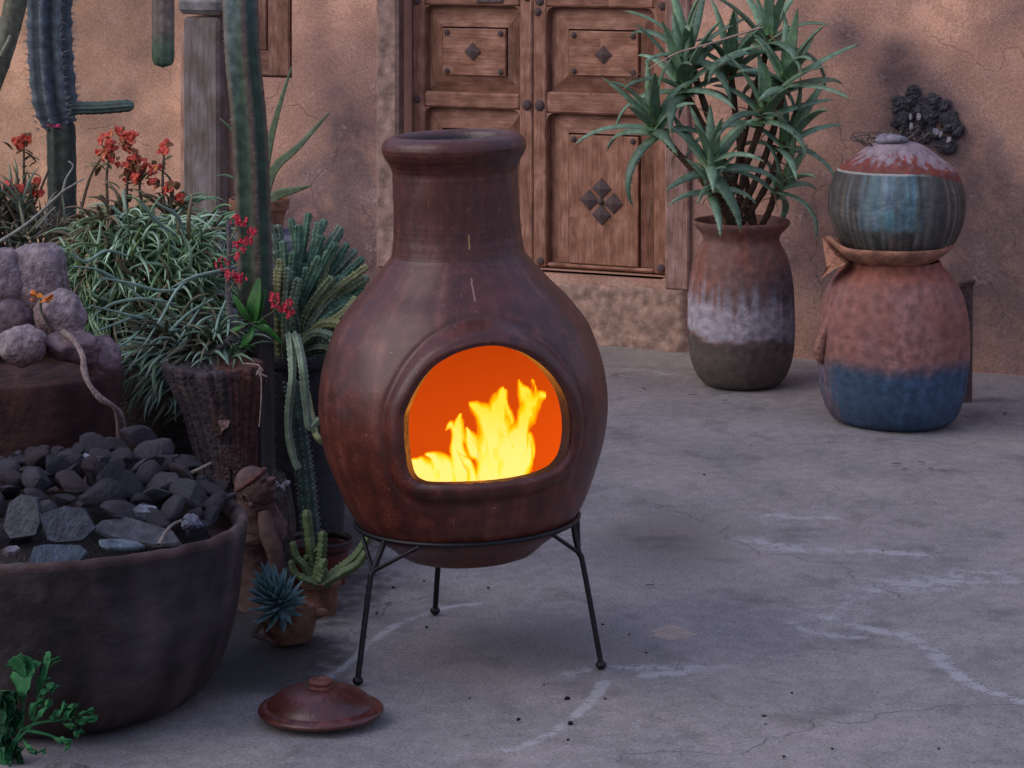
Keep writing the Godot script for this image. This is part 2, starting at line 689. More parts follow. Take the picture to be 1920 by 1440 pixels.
func wall_tex(w: int, h: int, u0: float, u1: float, top: float) -> ImageTexture:
	var layers := []
	for k: Array in [[0.004, 5, 31], [0.02, 5, 32], [0.16, 3, 33], [0.008, 4, 34]]:
		var f := FastNoiseLite.new()
		f.frequency = k[0]
		f.fractal_octaves = k[1]
		f.seed = k[2]
		layers.append(f.get_image(w, h, false, false, true).get_data())
	# grey wear of the plaster, and shade painted in towards the right: [u, v, half width, half height, strength]
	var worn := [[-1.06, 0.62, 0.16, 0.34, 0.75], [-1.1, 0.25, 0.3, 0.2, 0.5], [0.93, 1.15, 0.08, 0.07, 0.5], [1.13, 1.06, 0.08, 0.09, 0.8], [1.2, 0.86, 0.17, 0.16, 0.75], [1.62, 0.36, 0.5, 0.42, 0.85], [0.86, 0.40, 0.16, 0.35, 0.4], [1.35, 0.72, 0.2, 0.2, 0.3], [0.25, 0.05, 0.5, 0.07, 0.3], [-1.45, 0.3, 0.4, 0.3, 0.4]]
	var cracks := crack_mask(w, h, [[0.395, 0.66, 1.9, 150], [0.41, 0.76, 1.2, 130], [0.36, 0.50, 2.2, 180], [0.74, 0.55, 1.4, 260], [0.80, 0.42, 0.5, 200], [0.70, 0.40, 2.5, 180], [0.25, 0.5, 0.1, 300], [0.17, 0.62, 0.2, 160], [0.85, 0.75, 1.8, 160], [0.62, 0.9, 0.1, 200], [0.44, 0.42, 1.5, 200], [0.09, 0.4, 1.4, 220]])
	var out := PackedByteArray()
	out.resize(w * h * 3)
	var big: PackedByteArray = layers[0]
	var mid: PackedByteArray = layers[1]
	var tiny: PackedByteArray = layers[2]
	var spot: PackedByteArray = layers[3]
	var o := 0
	for y in h:
		var v := top * (1.0 - float(y) / h)
		for x in w:
			var u := u0 + (u1 - u0) * x / w
			var k := y * w + x
			var b := big[k] / 255.0
			var m := mid[k] / 255.0
			var t := tiny[k] / 255.0
			var coat := smoothstep(0.50, 0.525, 0.62 * m + 0.2 * t + 0.18 * b)        # a thin upper coat that has partly come off
			var chip := smoothstep(0.70, 0.73, 0.5 * m + 0.5 * t)
			var g := 0.93 + 0.36 * (b - 0.5) + 0.14 * (m - 0.5) + 0.15 * (t - 0.5) + 0.05 * coat * smoothstep(0.4, 0.7, b) - 0.06 * chip
			g *= 1.0 - 0.27 * cracks[k]
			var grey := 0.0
			for e: Array in worn:  # plaster wear and painted shade are greyed alike
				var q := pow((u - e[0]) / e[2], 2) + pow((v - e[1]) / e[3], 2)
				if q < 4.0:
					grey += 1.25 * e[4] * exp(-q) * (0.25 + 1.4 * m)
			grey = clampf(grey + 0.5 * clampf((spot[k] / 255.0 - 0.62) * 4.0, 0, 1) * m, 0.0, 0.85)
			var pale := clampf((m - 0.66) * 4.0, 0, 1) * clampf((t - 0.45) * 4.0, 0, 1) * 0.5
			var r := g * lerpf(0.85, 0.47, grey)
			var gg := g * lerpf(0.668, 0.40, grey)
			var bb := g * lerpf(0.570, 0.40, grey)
			var gold := 0.09 * (b - 0.40)
			bb -= gold * 0.55
			gg -= gold * 0.08
			# slightly paler at the left, and darker towards the ground
			if v < 0.235 + 0.02 * (m - 0.5) and u > -0.95 and u < 0.36:       # worn lime on the sill under the door
				var sill := smoothstep(0.44, 0.56, m * 0.6 + t * 0.4) * smoothstep(0.02, 0.16, v)
				r = lerpf(r, 0.80, 0.45 * sill)
				gg = lerpf(gg, 0.69, 0.45 * sill)
				bb = lerpf(bb, 0.60, 0.45 * sill)
			var left := clampf((-1.5 - u) * 1.2, 0.0, 1.0)
			r += 0.03 * left
			gg += 0.035 * left
			bb += 0.0
			var foot := clampf((0.30 - v) / 0.3, 0.0, 1.0)
			r *= 1.0 - 0.10 * foot
			gg *= 1.0 - 0.10 * foot
			bb *= 1.0 - 0.10 * foot
			out[o] = int(clampf(lerpf(r, 0.86, pale), 0, 1) * 255)
			out[o + 1] = int(clampf(lerpf(gg, 0.76, pale), 0, 1) * 255)
			out[o + 2] = int(clampf(lerpf(bb, 0.72, pale), 0, 1) * 255)
			o += 3
	return ImageTexture.create_from_image(Image.create_from_data(w, h, false, Image.FORMAT_RGB8, out))

const DOOR := [-0.845, 0.252, 0.25, 2.05]        # u from, u to, v from, v to
const WINDOW := [-1.62, -1.315, 0.945, 1.75]

func build_building() -> void:
	var o := thing("adobe_building", "weathered pink adobe house wall with carved double door and small window", "building")
	o.transform = wall_at
	var us := []
	var vs := []
	var u := -9.0
	while u < 3.6:
		us.append(u)
		u += 0.045
	for e: float in [DOOR[0], DOOR[1], WINDOW[0], WINDOW[1]]:
		us.append(e)
	us.sort()
	var v := -0.1
	while v < 3.3:
		vs.append(v)
		v += 0.045
	for e: float in [DOOR[2], DOOR[3], WINDOW[2], WINDOW[3]]:
		vs.append(e)
	vs.sort()
	var f := FastNoiseLite.new()
	f.frequency = 1.1
	f.fractal_octaves = 4
	f.seed = 41
	var hole := func(a: float, b: float) -> bool:
		return (a > DOOR[0] and a < DOOR[1] and b > DOOR[2] and b < DOOR[3]) or (a > WINDOW[0] and a < WINDOW[1] and b > WINDOW[2] and b < WINDOW[3])
	var mb := MB.new()
	var cell := func(a: float, b: float) -> Vector3:
		var edge := minf(1.0, 12.0 * minf(minf(absf(a - DOOR[0]), absf(a - DOOR[1])), minf(absf(a - WINDOW[0]), absf(a - WINDOW[1]))))
		return Vector3(a, b, 0.016 * f.get_noise_2d(a, b) * edge)
	var w: int = vs.size()
	var nn := PackedVector3Array()
	for a: float in us:
		for b: float in vs:
			var p: Vector3 = cell.call(a, b)
			var px: Vector3 = cell.call(a + 0.01, b)
			var py: Vector3 = cell.call(a, b + 0.01)
			mb.vert(p, (px - p).cross(py - p).normalized(), Color.WHITE, Vector2((a + 3.4) / 5.8, 1.0 - b / 2.0))
	for i in us.size() - 1:
		for j in w - 1:
			if not hole.call((us[i] + us[i + 1]) / 2, (vs[j] + vs[j + 1]) / 2):
				var k := i * w + j
				mb.ix.append_array(PackedInt32Array([k, k + 1, k + w + 1, k, k + w + 1, k + w]))
	# back and ends of the wall, so that it has its thickness
	var th := 0.45
	var uv0 := Vector2(0.3, 0.5)
	var uv1 := Vector2(0.35, 0.55)
	mb.quad(Vector3(-9, 3.24, -th), Vector3(-9, -0.1, -th), Vector3(3.55, -0.1, -th), Vector3(3.55, 3.24, -th), Color.WHITE, uv0, uv1, uv0, uv1)
	mb.quad(Vector3(-9, 3.24, 0), Vector3(-9, 3.24, -th), Vector3(3.55, 3.24, -th), Vector3(3.55, 3.24, 0), Color.WHITE, uv0, uv1, uv0, uv1)
	mb.quad(Vector3(3.55, -0.1, 0), Vector3(3.55, 3.24, 0), Vector3(3.55, 3.24, -th), Vector3(3.55, -0.1, -th), Color.WHITE, uv0, uv1, uv0, uv1)
	mb.quad(Vector3(-9, -0.1, -th), Vector3(-9, 3.24, -th), Vector3(-9, 3.24, 0), Vector3(-9, -0.1, 0), Color.WHITE, uv0, uv1, uv0, uv1)
	for e: Array in [DOOR, WINDOW]:       # reveals
		var z := -0.28
		mb.quad(Vector3(e[0], e[2], 0), Vector3(e[0], e[3], 0), Vector3(e[0], e[3], z), Vector3(e[0], e[2], z), Color.WHITE, uv0, uv1, uv1, uv0)
		mb.quad(Vector3(e[1], e[2], z), Vector3(e[1], e[3], z), Vector3(e[1], e[3], 0), Vector3(e[1], e[2], 0), Color.WHITE, uv0, uv1, uv1, uv0)
		mb.quad(Vector3(e[0], e[2], 0), Vector3(e[0], e[2], z), Vector3(e[1], e[2], z), Vector3(e[1], e[2], 0), Color.WHITE, uv0, uv1, uv1, uv0)
		mb.quad(Vector3(e[0], e[3], z), Vector3(e[0], e[3], 0), Vector3(e[1], e[3], 0), Vector3(e[1], e[3], z), Color.WHITE, uv0, uv1, uv1, uv0)
	var m := StandardMaterial3D.new()
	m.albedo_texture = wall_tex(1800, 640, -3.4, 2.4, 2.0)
	m.albedo_color = Color(1.08, 1.07, 1.08).linear_to_srgb()
	m.roughness = 0.93
	m.metallic_specular = 0.25
	m.heightmap_enabled = true
	m.heightmap_texture = m.albedo_texture
	m.heightmap_scale = 0.8
	m.uv2_triplanar = true
	m.uv2_scale = Vector3.ONE * 3.0
	m.detail_enabled = true
	m.detail_blend_mode = BaseMaterial3D.BLEND_MODE_MUL
	m.detail_albedo = T.grain
	m.detail_uv_layer = BaseMaterial3D.DETAIL_UV_2
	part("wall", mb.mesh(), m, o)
	build_door(o)
	build_window(o)
	# blackened clump of old mortar and nest stuff stuck on the plaster above the painted pot
	var clump := mat(Color(0.080, 0.074, 0.080), 0.95, 4.0, 0.7)
	var pale := mat(Color(0.30, 0.28, 0.30), 0.9, 6.0, 0.3)
	for k in 34:
		var a := rf(0, TAU)
		var r := sqrt(rf(0, 1))
		var q := part("crust", stone_mesh(Vector3(rf(0.018, 0.044), rf(0.016, 0.036), 0.02), 9, 16, 0.22), clump, o, "" if k else "black crust of old mortar stuck on the plaster")
		q.position = Vector3(1.225 + 0.105 * r * cos(a) - 0.05 * r * sin(a), 0.865 + 0.10 * r * sin(a), 0.004)
		q.rotation = Vector3(0, 0, rf(-1, 1))
	for k in 7:
		var q := part("plaster_flake", shard_mesh(rf(0.006, 0.013), rf(0.008, 0.018), 0.006), pale, o)
		q.position = Vector3(1.235 + rf(-0.06, 0.09), 0.83 + rf(-0.06, 0.05), 0.034)
		q.rotation = Vector3(PI / 2 + rf(-0.4, 0.4), rf(-1, 1), 0)

func build_door(house: Node3D) -> void:
	var wood := wood_mat(Color(0.255, 0.136, 0.090))
	var dark := wood_mat(Color(0.205, 0.122, 0.098))
	var post := mat(Color(0.34, 0.225, 0.175), 0.88, 2.0, 0.3)
	var iron := mat(Color(0.125, 0.085, 0.080), 0.65, 8.0, 0.15, 3.0, 0.4)
	# left post is smooth and plaster-washed, right post is bare grey wood
	var mb := MB.new()
	box(mb, Vector3(-0.893, 1.14, -0.02), Vector3(0.096, 1.83, 0.066), 0.012)
	part("door_post", mb.mesh(), post, house, "pale plaster-washed post left of the door")
	mb = MB.new()
	box(mb, Vector3(0.300, 1.13, -0.03), Vector3(0.094, 1.82, 0.10), 0.006)
	part("door_post", mb.mesh(), wood_mat(Color(0.26, 0.165, 0.135)), house, "bare wooden post right of the door")
	mb = MB.new()
	box(mb, Vector3(-0.31, 0.236, -0.14), Vector3(1.08, 0.028, 0.26), 0.004, 0)
	var step := MB.new()
	var sp := PackedVector3Array()
	var nz := FastNoiseLite.new()
	nz.frequency = 9.0
	nz.fractal_octaves = 4
	for i in 111:
		var u := lerpf(-0.93, 0.34, i / 110.0)
		var edge := 0.218 + 0.008 * nz.get_noise_2d(u, 5.0)
		for j in 25:
			var f := j / 24.0
			var end := smoothstep(0.0, 0.02, u + 0.93) * smoothstep(0.0, 0.02, 0.34 - u)
			var z := 0.026 * end * (1.0 if f < 0.8 else sqrt(maxf(0.0, 1.0 - pow((f - 0.8) / 0.2, 2)))) + 0.012 * nz.get_noise_2d(u, f * 0.3) * (1.0 - f * 0.5) - 0.004
			sp.append(Vector3(u, -0.02 + (edge + 0.02) * minf(1.0, f * 1.12), z if f < 1.0 else -0.10))
	step.grid(sp, 110, 24, false)
	part("door_step", step.mesh(), mat(Color(0.38, 0.25, 0.185), 0.92, 3.0, 0.2), house, "worn pale plaster step below the door")
	part("threshold", mb.mesh(), mat(Color(0.20, 0.05, 0.035), 0.7), house)
	mb = MB.new()
	box(mb, Vector3(-0.31, 1.15, -0.27), Vector3(1.09, 1.82, 0.02), 0.003)
	part("door_back", mb.mesh(), dark, house)
	# [leaf from u, to u, recess from u, to u]
	for s: Array in [[-0.842, -0.3325, -0.791, -0.386, 0], [-0.3295, 0.247, -0.276, 0.161, 1]]:
		var right: bool = s[4] == 1
		var vs := [0.258, 0.843 - 0.008 * float(right), 0.903 + 0.012 * float(right), 1.235, 1.30, 1.62, 1.68, 2.0]
		var z0 := -0.105
		var th := 0.045
		mb = MB.new()
		var zc := z0 - th / 2
		box(mb, Vector3((s[0] + s[2]) / 2, 1.13, zc), Vector3(s[2] - s[0], 1.75, th), 0.005)
		box(mb, Vector3((s[3] + s[1]) / 2, 1.13, zc), Vector3(s[1] - s[3], 1.75, th), 0.005)
		for k in range(0, 4):
			var lo: float = vs[k * 2] if k == 0 else vs[k * 2 - 1]
			var hi: float = 0.272 if k == 0 else vs[k * 2]
			if k == 0:
				lo = 0.256
			box(mb, Vector3((s[2] + s[3]) / 2, (lo + hi) / 2, zc - 0.001), Vector3(s[3] - s[2] - 0.001, hi - lo, th), 0.007, 0)
		# rounded upper corners of the recesses
		for top: float in [vs[1], vs[3], vs[5]]:
			for q: Array in [[s[2], 1.0], [s[3], -1.0]]:
				var rr := 0.032
				var prev := Vector3.ZERO
				for k in 7:
					var a := PI / 2 * k / 6.0
					var p := Vector3(q[0] + q[1] * rr * (1.0 - cos(a)), top - rr * (1.0 - sin(a)), z0 - 0.004)
					if k > 0:
						var corner := Vector3(q[0], top, z0 - 0.004)
						var back := Vector3(0, 0, -0.036)
						if q[1] > 0:
							mb.tri(corner, p, prev)
							mb.quad(prev, p, p + back, prev + back)
						else:
							mb.tri(corner, prev, p)
							mb.quad(p, prev, prev + back, p + back)
					prev = p
		var leaf := part("door_leaf", mb.mesh(), wood, house, "right leaf of the carved door" if right else "left leaf of the carved door")
		# panels: a bevelled board with a raised field, its studs and its iron ornament
		for k in 3:
			var lo: float = [0.272, vs[2], vs[4]][k]
			var hi: float = [vs[1], vs[3], vs[5]][k]
			var zb := z0 - 0.040
			var zf := z0 - 0.014
			var m2 := MB.new()
			var fu: Array = [-0.713, -0.446] if not right else [-0.183, 0.097]
			var fl: float = [0.275 if right else 0.36, vs[2] + 0.065, vs[4] + 0.065][k]
			var fh: float = [0.757, 1.147, 1.55][k]
			var o4 := [Vector3(s[2], lo, zb), Vector3(s[2], hi, zb), Vector3(s[3], hi, zb), Vector3(s[3], lo, zb)]
			var i4 := [Vector3(fu[0] - 0.006, fl, zf), Vector3(fu[0] - 0.006, fh + 0.006, zf), Vector3(fu[1] + 0.006, fh + 0.006, zf), Vector3(fu[1] + 0.006, fl, zf)]
			for e in 4:
				var a: Vector3 = o4[e]
				var b: Vector3 = o4[(e + 1) % 4]
				var c: Vector3 = i4[(e + 1) % 4]
				var d: Vector3 = i4[e]
				var t := [Vector2(a.x, a.y), Vector2(b.x, b.y), Vector2(c.x, c.y), Vector2(d.x, d.y)]
				if e % 2 == 1:
					t = [Vector2(a.y, a.x), Vector2(b.y, b.x), Vector2(c.y, c.x), Vector2(d.y, d.x)]
				mb = m2
				m2.quad(a, b, c, d, Color(0.92, 0.92, 0.92), t[0], t[1], t[2], t[3])
			box(m2, Vector3((fu[0] + fu[1]) / 2, (fl + fh) / 2, zf + 0.001), Vector3(fu[1] - fu[0], fh - fl, 0.022), 0.0025, 0 if k else 1, Basis(), Color(1.05, 1.02, 1.0))
			part("raised_panel", m2.mesh(), wood, leaf)
			var zt := zf + 0.013
			if k < 2:
				for e: Array in [[0.02, -0.016], [-0.02, -0.016], [0.02, 0.016], [-0.02, 0.016]]:
					if k == 0 and e[1] > 0:
						continue
					stud(leaf, Vector3(fu[0] + e[0] if e[0] > 0 else fu[1] + e[0], fh + e[1] if e[1] < 0 else fl + e[1], zt), 0.0115, iron)
			if k == 1:
				boss(leaf, Vector3((fu[0] + fu[1]) / 2 + (0.0 if right else -0.004), 1.06, zt), 0.034, iron)
			if k == 0 and right:
				for e: Array in [[0.003, 0.049], [-0.047, 0.005], [0.050, -0.005], [0.003, -0.049]]:
					boss(leaf, Vector3(-0.052 + e[0], 0.512 + e[1], zt), 0.038, iron)
				stud(leaf, Vector3(-0.052, 0.512, zt + 0.006), 0.012, iron)
		var kn: Array = [[-0.355, 0.863, 0.021], [-0.821, 0.871, 0.016], [-0.821, 1.25, 0.016], [-0.355, 1.27, 0.016]] if not right else [[-0.302, 0.863, 0.021], [-0.302, 1.256, 0.018], [-0.31, 1.216, 0.016], [0.195, 1.245, 0.017], [-0.30, 0.275, 0.016], [0.19, 0.275, 0.018]]
		for e: Array in kn:
			stud(leaf, Vector3(e[0], e[1], z0 - 0.001), e[2], iron)
		if not right:
			mb = MB.new()
			box(mb, Vector3(-0.51, 1.262, z0 + 0.003), Vector3(0.11, 0.03, 0.012), 0.003)
			part("lock_plate", mb.mesh(), iron, leaf)

func stud(leaf: Node3D, p: Vector3, r: float, m: Material) -> void:
	if not T.has("stud"):
		var mb := MB.new()
		ball(mb, Vector3.ZERO, 14, 8, func(d: Vector3) -> Vector3: return Vector3(d.x, d.y, d.z * 0.75))
		T.stud = mb.mesh()
	var o := part("stud", T.stud, m, leaf)
	o.position = p
	o.scale = Vector3.ONE * r

func boss(leaf: Node3D, p: Vector3, r: float, m: Material) -> void:
	if not T.has("boss"):
		var mb := MB.new()
		var c := [Vector3(1, 0, 0), Vector3(0, 1, 0), Vector3(-1, 0, 0), Vector3(0, -1, 0)]
		for k in 4:
			var a: Vector3 = c[k]
			var b: Vector3 = c[(k + 1) % 4]
			var up := Vector3(0, 0, 0.12)
			mb.tri(b + up, a + up, Vector3(0, 0, 0.42))
			mb.quad(b, a, a + up, b + up)
		T.boss = mb.mesh()
	var o := part("iron_boss", T.boss, m, leaf)
	o.position = p
	o.scale = Vector3.ONE * r

func build_window(house: Node3D) -> void:
	var wood := wood_mat(Color(0.20, 0.108, 0.075))
	var z := -0.03
	var mb := MB.new()
	var mid: float = (WINDOW[0] + WINDOW[1]) / 2
	box(mb, Vector3(WINDOW[1] - 0.062, 1.35, z), Vector3(0.098, 0.80, 0.06), 0.006)
	box(mb, Vector3(WINDOW[0] + 0.05, 1.35, z), Vector3(0.095, 0.80, 0.06), 0.006)
	box(mb, Vector3(mid - 0.006, 1.0, z - 0.002), Vector3(0.112, 0.098, 0.056), 0.006, 0)
	box(mb, Vector3(mid, 1.70, z - 0.002), Vector3(0.11, 0.08, 0.056), 0.006, 0)
	var w := part("window", mb.mesh(), wood, house, "small window with a dark brown wooden frame")
	mb = MB.new()
	box(mb, Vector3(mid - 0.018, 1.36, z - 0.014), Vector3(0.07, 0.62, 0.02), 0.003)
	part("shutter", mb.mesh(), wood, w)
	mb = MB.new()
	box(mb, Vector3(mid, 1.35, -0.2), Vector3(0.30, 0.79, 0.02), 0.003)
	part("pane", mb.mesh(), mat(Color(0.012, 0.012, 0.014), 0.3, 0.0, 0.0), w)

# faded grey timber leaning flat against the wall behind the tall cactus
func build_wall_post() -> void:
	var o := thing("timber_post", "faded grey timber post with stone cap standing against the pink wall", "post")
	o.transform = wall_at * Transform3D(Basis(), Vector3(-1.68, 0, 0.0))
	var mb := MB.new()
	box(mb, Vector3(0.01, 0.585, 0.06), Vector3(0.165, 1.19, 0.08), 0.012)
	part("post", mb.mesh(), wood_mat(Color(0.15, 0.135, 0.125), Vector3(1.6, 0.5, 1)), o)
	mb = MB.new()
	box(mb, Vector3(0.01, 1.225, 0.065), Vector3(0.20, 0.07, 0.11), 0.02)
	part("cap", mb.mesh(), mat(Color(0.22, 0.21, 0.20), 0.9), o)
	mb = MB.new()
	box(mb, Vector3(-0.098, 0.56, 0.025), Vector3(0.042, 1.12, 0.046), 0.008)
	part("edge_strip", mb.mesh(), wood_mat(Color(0.36, 0.235, 0.185), Vector3(1.6, 0.5, 1)), o)

# ================================================================ chiminea
const CHIM := Vector3(-0.104, 0, -5.578)
const TILT := 0.035
var body_prof: PackedVector3Array       # outer profile, bottom to rim: (radius, height)
var mouth: PackedVector2Array           # outline of the mouth: (angle, height)

func body_r(y: float) -> float:
	# the profile rises steadily between base and rim
	var lo := 0
	var hi := body_prof.size() - 1
	while hi - lo > 1:
		var k := (lo + hi) / 2
		if body_prof[k].y <= y:
			lo = k
		else:
			hi = k
	var a := body_prof[lo]
	var b := body_prof[hi]
	return lerpf(a.x, b.x, clampf((y - a.y) / maxf(b.y - a.y, 1e-6), 0, 1))

func mouth_d(a: float, y: float) -> float:        # signed distance to the mouth, metres, positive outside
	if a < -0.8 or a > 1.2 or y < 0.32 or y > 0.82:
		return 0.2
	var p := Vector2(a * 0.295, y)
	var best := 9.0
	var inside := false
	var n := mouth.size()
	var j := n - 1
	for i in n:
		var q := mouth[i]
		var r := mouth[j]
		var e := r - q
		var w := p - q
		var t := clampf(w.dot(e) / e.length_squared(), 0.0, 1.0)
		best = minf(best, (w - e * t).length_squared())
		if (q.y > p.y) != (r.y > p.y) and p.x < (r.x - q.x) * (p.y - q.y) / (r.y - q.y) + q.x:
			inside = not inside
		j = i
	return -sqrt(best) if inside else sqrt(best)

func collar(d: float) -> float:
	if d > 0.07:
		return 0.0
	var h := 0.024 * (1.0 - smoothstep(0.022, 0.050, d))
	h -= 0.003 * exp(-pow((d - 0.052) / 0.006, 2))
	if d < 0.012:
		h -= 0.011 * pow(1.0 - maxf(d, 0.0) / 0.012, 2)
	return h

func glaze_tex(w: int, h: int) -> ImageTexture:
	var layers := []
	for k: Array in [[0.006, 5, 51], [0.03, 5, 52], [0.35, 3, 53]]:
		var f := FastNoiseLite.new()
		f.frequency = k[0]
		f.fractal_octaves = k[1]
		f.seed = k[2]
		layers.append(f.get_image(w, h, false, false, true).get_data())
	var streak := FastNoiseLite.new()
	streak.frequency = 0.02
	streak.fractal_octaves = 4
	var im := Image.create(w, h, false, Image.FORMAT_RGB8)
	for y in h:
		var yy := 1.0 - float(y) / h         # 0 base, 1 rim
		for x in w:
			var k := y * w + x
			var b: float = layers[0][k] / 255.0
			var m: float = layers[1][k] / 255.0
			var t: float = layers[2][k] / 255.0
			var s := streak.get_noise_2d(x * 1.6, y * 0.14)
			var c := Color(0.090, 0.025, 0.016).lerp(Color(0.050, 0.019, 0.017), clampf((b - 0.38) * 1.3, 0, 1))
			c = c.lerp(Color(0.118, 0.027, 0.016), clampf((0.52 - yy) * 1.5 + (m - 0.5) * 1.2, 0, 0.8))
			c = c * (0.85 + 0.45 * (m - 0.5) + 0.25 * (t - 0.5) + 0.22 * s)
			if s > 0.3 and yy < 0.6:
				c = c.lerp(Color(0.24, 0.12, 0.095), (s - 0.3) * 0.7 * m)
			if yy > 0.62:         # rings left by throwing
				var rg := streak.get_noise_2d(x * 0.02, y * 3.2 + 700.0)
				c = c * (1.0 + 0.14 * rg)
			if t > 0.76 and m > 0.54:
				c = c.lerp(Color(0.33, 0.19, 0.13), 0.4)
			im.set_pixel(x, y, c.linear_to_srgb())
	# chips, runs of glue and scratches
	for k in 320:
		var sx := rng.randi_range(4, w - 30)
		var sy := rng.randi_range(4, h - 30)
		var n := rng.randi_range(1, 5)
		var along := Vector2(1, rf(-0.3, 0.3)) if rng.randf() < 0.5 else Vector2(rf(-0.3, 0.3), 1)
		for e in n:
			im.set_pixel(clampi(sx + int(along.x * e), 0, w - 1), clampi(sy + int(along.y * e), 0, h - 1), Color(0.55, 0.42, 0.33))
	# two runs of old yellow glue on the neck and the shoulder
	for e: Array in [[0.531, 0.664, 0.690, 3.0, Color(0.30, 0.20, 0.075)], [0.528, 0.505, 0.545, 2.2, Color(0.26, 0.17, 0.12)]]:
		for y in range(int(h * (1.0 - e[2])), int(h * (1.0 - e[1]))):
			for x in range(int(w * e[0]) - 4, int(w * e[0]) + 5):
				var q: float = 1.0 - absf(x - w * e[0] - streak.get_noise_2d(y * 3.0, 0.0) * 2.0) / e[3]
				if q > 0.0:
					im.set_pixel(x, y, im.get_pixel(x, y).lerp(e[4].linear_to_srgb(), minf(1.0, q * 1.6)))
	return ImageTexture.create_from_image(im)

func build_chiminea() -> void:
	var s := 0.0011384
	var list := PackedVector3Array()
	for q: Array in [[1038, 112], [1034, 123], [1026, 134], [1016, 145], [1003, 163], [982, 193], [947, 218], [912, 234], [850, 257], [805, 267], [760, 271], [720, 269], [680, 262], [620, 242], [590, 223], [560, 200], [530, 171], [500, 145], [488, 135], [478, 127], [470, 124.5], [440, 121], [400, 119], [330, 117.5], [316, 118.5], [302, 124], [290, 131], [280, 134.5], [270, 135], [262, 132], [256, 126], [252, 117]]:
		list.append(Vector3(q[1] * s, EYE - (q[0] - HOR) * s, 0))
	body_prof = spline(list, 300)
	var ring := PackedVector3Array()
	var raw := [-0.363, 0.54, -0.361, 0.5689, -0.345, 0.5870, -0.291, 0.6222, -0.238, 0.6479, -0.164, 0.6714, -0.076, 0.6873, 0.013, 0.6977, 0.117, 0.7043, 0.215, 0.7065, 0.3, 0.7044, 0.375, 0.6983, 0.464, 0.6877, 0.55, 0.6705, 0.616, 0.6524, 0.672, 0.6314, 0.740, 0.5916, 0.764, 0.5556, 0.770, 0.5277, 0.766, 0.5029, 0.744, 0.472, 0.674, 0.4502, 0.543, 0.440, 0.386, 0.4358, 0.229, 0.4340, 0.064, 0.4339, -0.142, 0.4343, -0.235, 0.4348, -0.291, 0.4381, -0.333, 0.4477, -0.352, 0.4638, -0.361, 0.498]
	for k in range(0, raw.size(), 2):
		ring.append(Vector3(raw[k], raw[k + 1], 0))
	ring.append(ring[0])
	for p in spline(ring, 96):
		mouth.append(Vector2(p.x * 0.295, p.y))
	mouth.remove_at(mouth.size() - 1)
	var o := thing("clay_chiminea", "reddish-brown glazed clay chiminea on a black iron tripod stand", "chiminea", CHIM)
	var tip := Transform3D(Basis(Vector3(0, 0, 1), TILT), Vector3.ZERO)
	tip = Transform3D(Basis(), Vector3(0, 0.5355, 0)) * tip * Transform3D(Basis(), Vector3(0, -0.5355, 0))
	# outer skin, clipped at the mouth
	var nu := 300
	var nv := body_prof.size() - 1
	var w := nv + 1
	var pos := PackedVector3Array()
	var dd := PackedFloat32Array()
	var wob := FastNoiseLite.new()
	wob.frequency = 2.2
	for i in nu + 1:
		var a := TAU * i / nu - PI
		for j in w:
			var y := body_prof[j].y
			var d := mouth_d(a, y)
			var rr := body_prof[j].x + collar(d) + 0.0022 * wob.get_noise_3d(sin(a), y * 2.4, cos(a))
			if y > 0.86:
				rr += 0.0005 * wob.get_noise_2d(y * 60.0, 3.0)
			pos.append(Vector3(rr * sin(a), y, rr * cos(a)))
			dd.append(d)
	var nn := PackedVector3Array()
	for i in nu + 1:
		var ia := i - 1 if i > 0 else nu - 1
		var ib := i + 1 if i < nu else 1
		for j in w:
			var du := pos[ib * w + j] - pos[ia * w + j]
			var dv := pos[i * w + mini(j + 1, nv)] - pos[i * w + maxi(j - 1, 0)]
			nn.append(du.cross(dv).normalized())
	var skin := MB.new()
	clip_grid(skin, pos, nn, dd, nu, nv, 1.0)
	var m := StandardMaterial3D.new()
	m.albedo_texture = glaze_tex(1024, 900)
	m.roughness = 0.39
	m.metallic_specular = 0.5
	m.heightmap_enabled = true
	m.heightmap_texture = m.albedo_texture
	m.heightmap_scale = 0.09
	var body := part("body", skin.mesh(), m, o)
	body.transform = tip
	# lip of the mouth: from the outer skin round to the lining
	var lip := PackedVector3Array()
	var lipc := 0
	var nm := mouth.size()
	for i in nm + 1:
		var q := mouth[(nm - i) % nm]
		var a := q.x / 0.295
		for j in 6:
			var f := j / 5.0
			var rr := lerpf(body_r(q.y) + collar(0.0), body_r(q.y) - 0.012, f)
			lip.append(Vector3(rr * sin(a), q.y, rr * cos(a)))
			lipc += 1
	var lm := MB.new()
	lm.grid(lip, nm, 5, true)
	var lp := part("mouth_lip", lm.mesh(), mat(Color(0.040, 0.018, 0.014), 0.6, 3.0, 0.15), o)
	lp.transform = tip
	# rim and inside of the flue
	var ip := PackedVector2Array()
	for q: Array in [[252, 117], [251.5, 111], [255, 105], [262, 101], [280, 98.5], [320, 98], [400, 99], [470, 104]]:
		ip.append(Vector2(q[1] * s, EYE - (q[0] - HOR) * s))
	var fm := MB.new()
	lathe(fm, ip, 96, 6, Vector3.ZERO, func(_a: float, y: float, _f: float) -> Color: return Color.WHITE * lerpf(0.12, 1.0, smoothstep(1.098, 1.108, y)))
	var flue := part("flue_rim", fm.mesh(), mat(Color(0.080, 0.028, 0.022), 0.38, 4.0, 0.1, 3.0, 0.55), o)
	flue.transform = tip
	# lining of the firebox
	var ipos := PackedVector3Array()
	var idd := PackedFloat32Array()
	var inn := PackedVector3Array()
	var top := EYE - (470.0 - HOR) * s
	var nj := 60
	var y0 := body_prof[0].y + 0.02
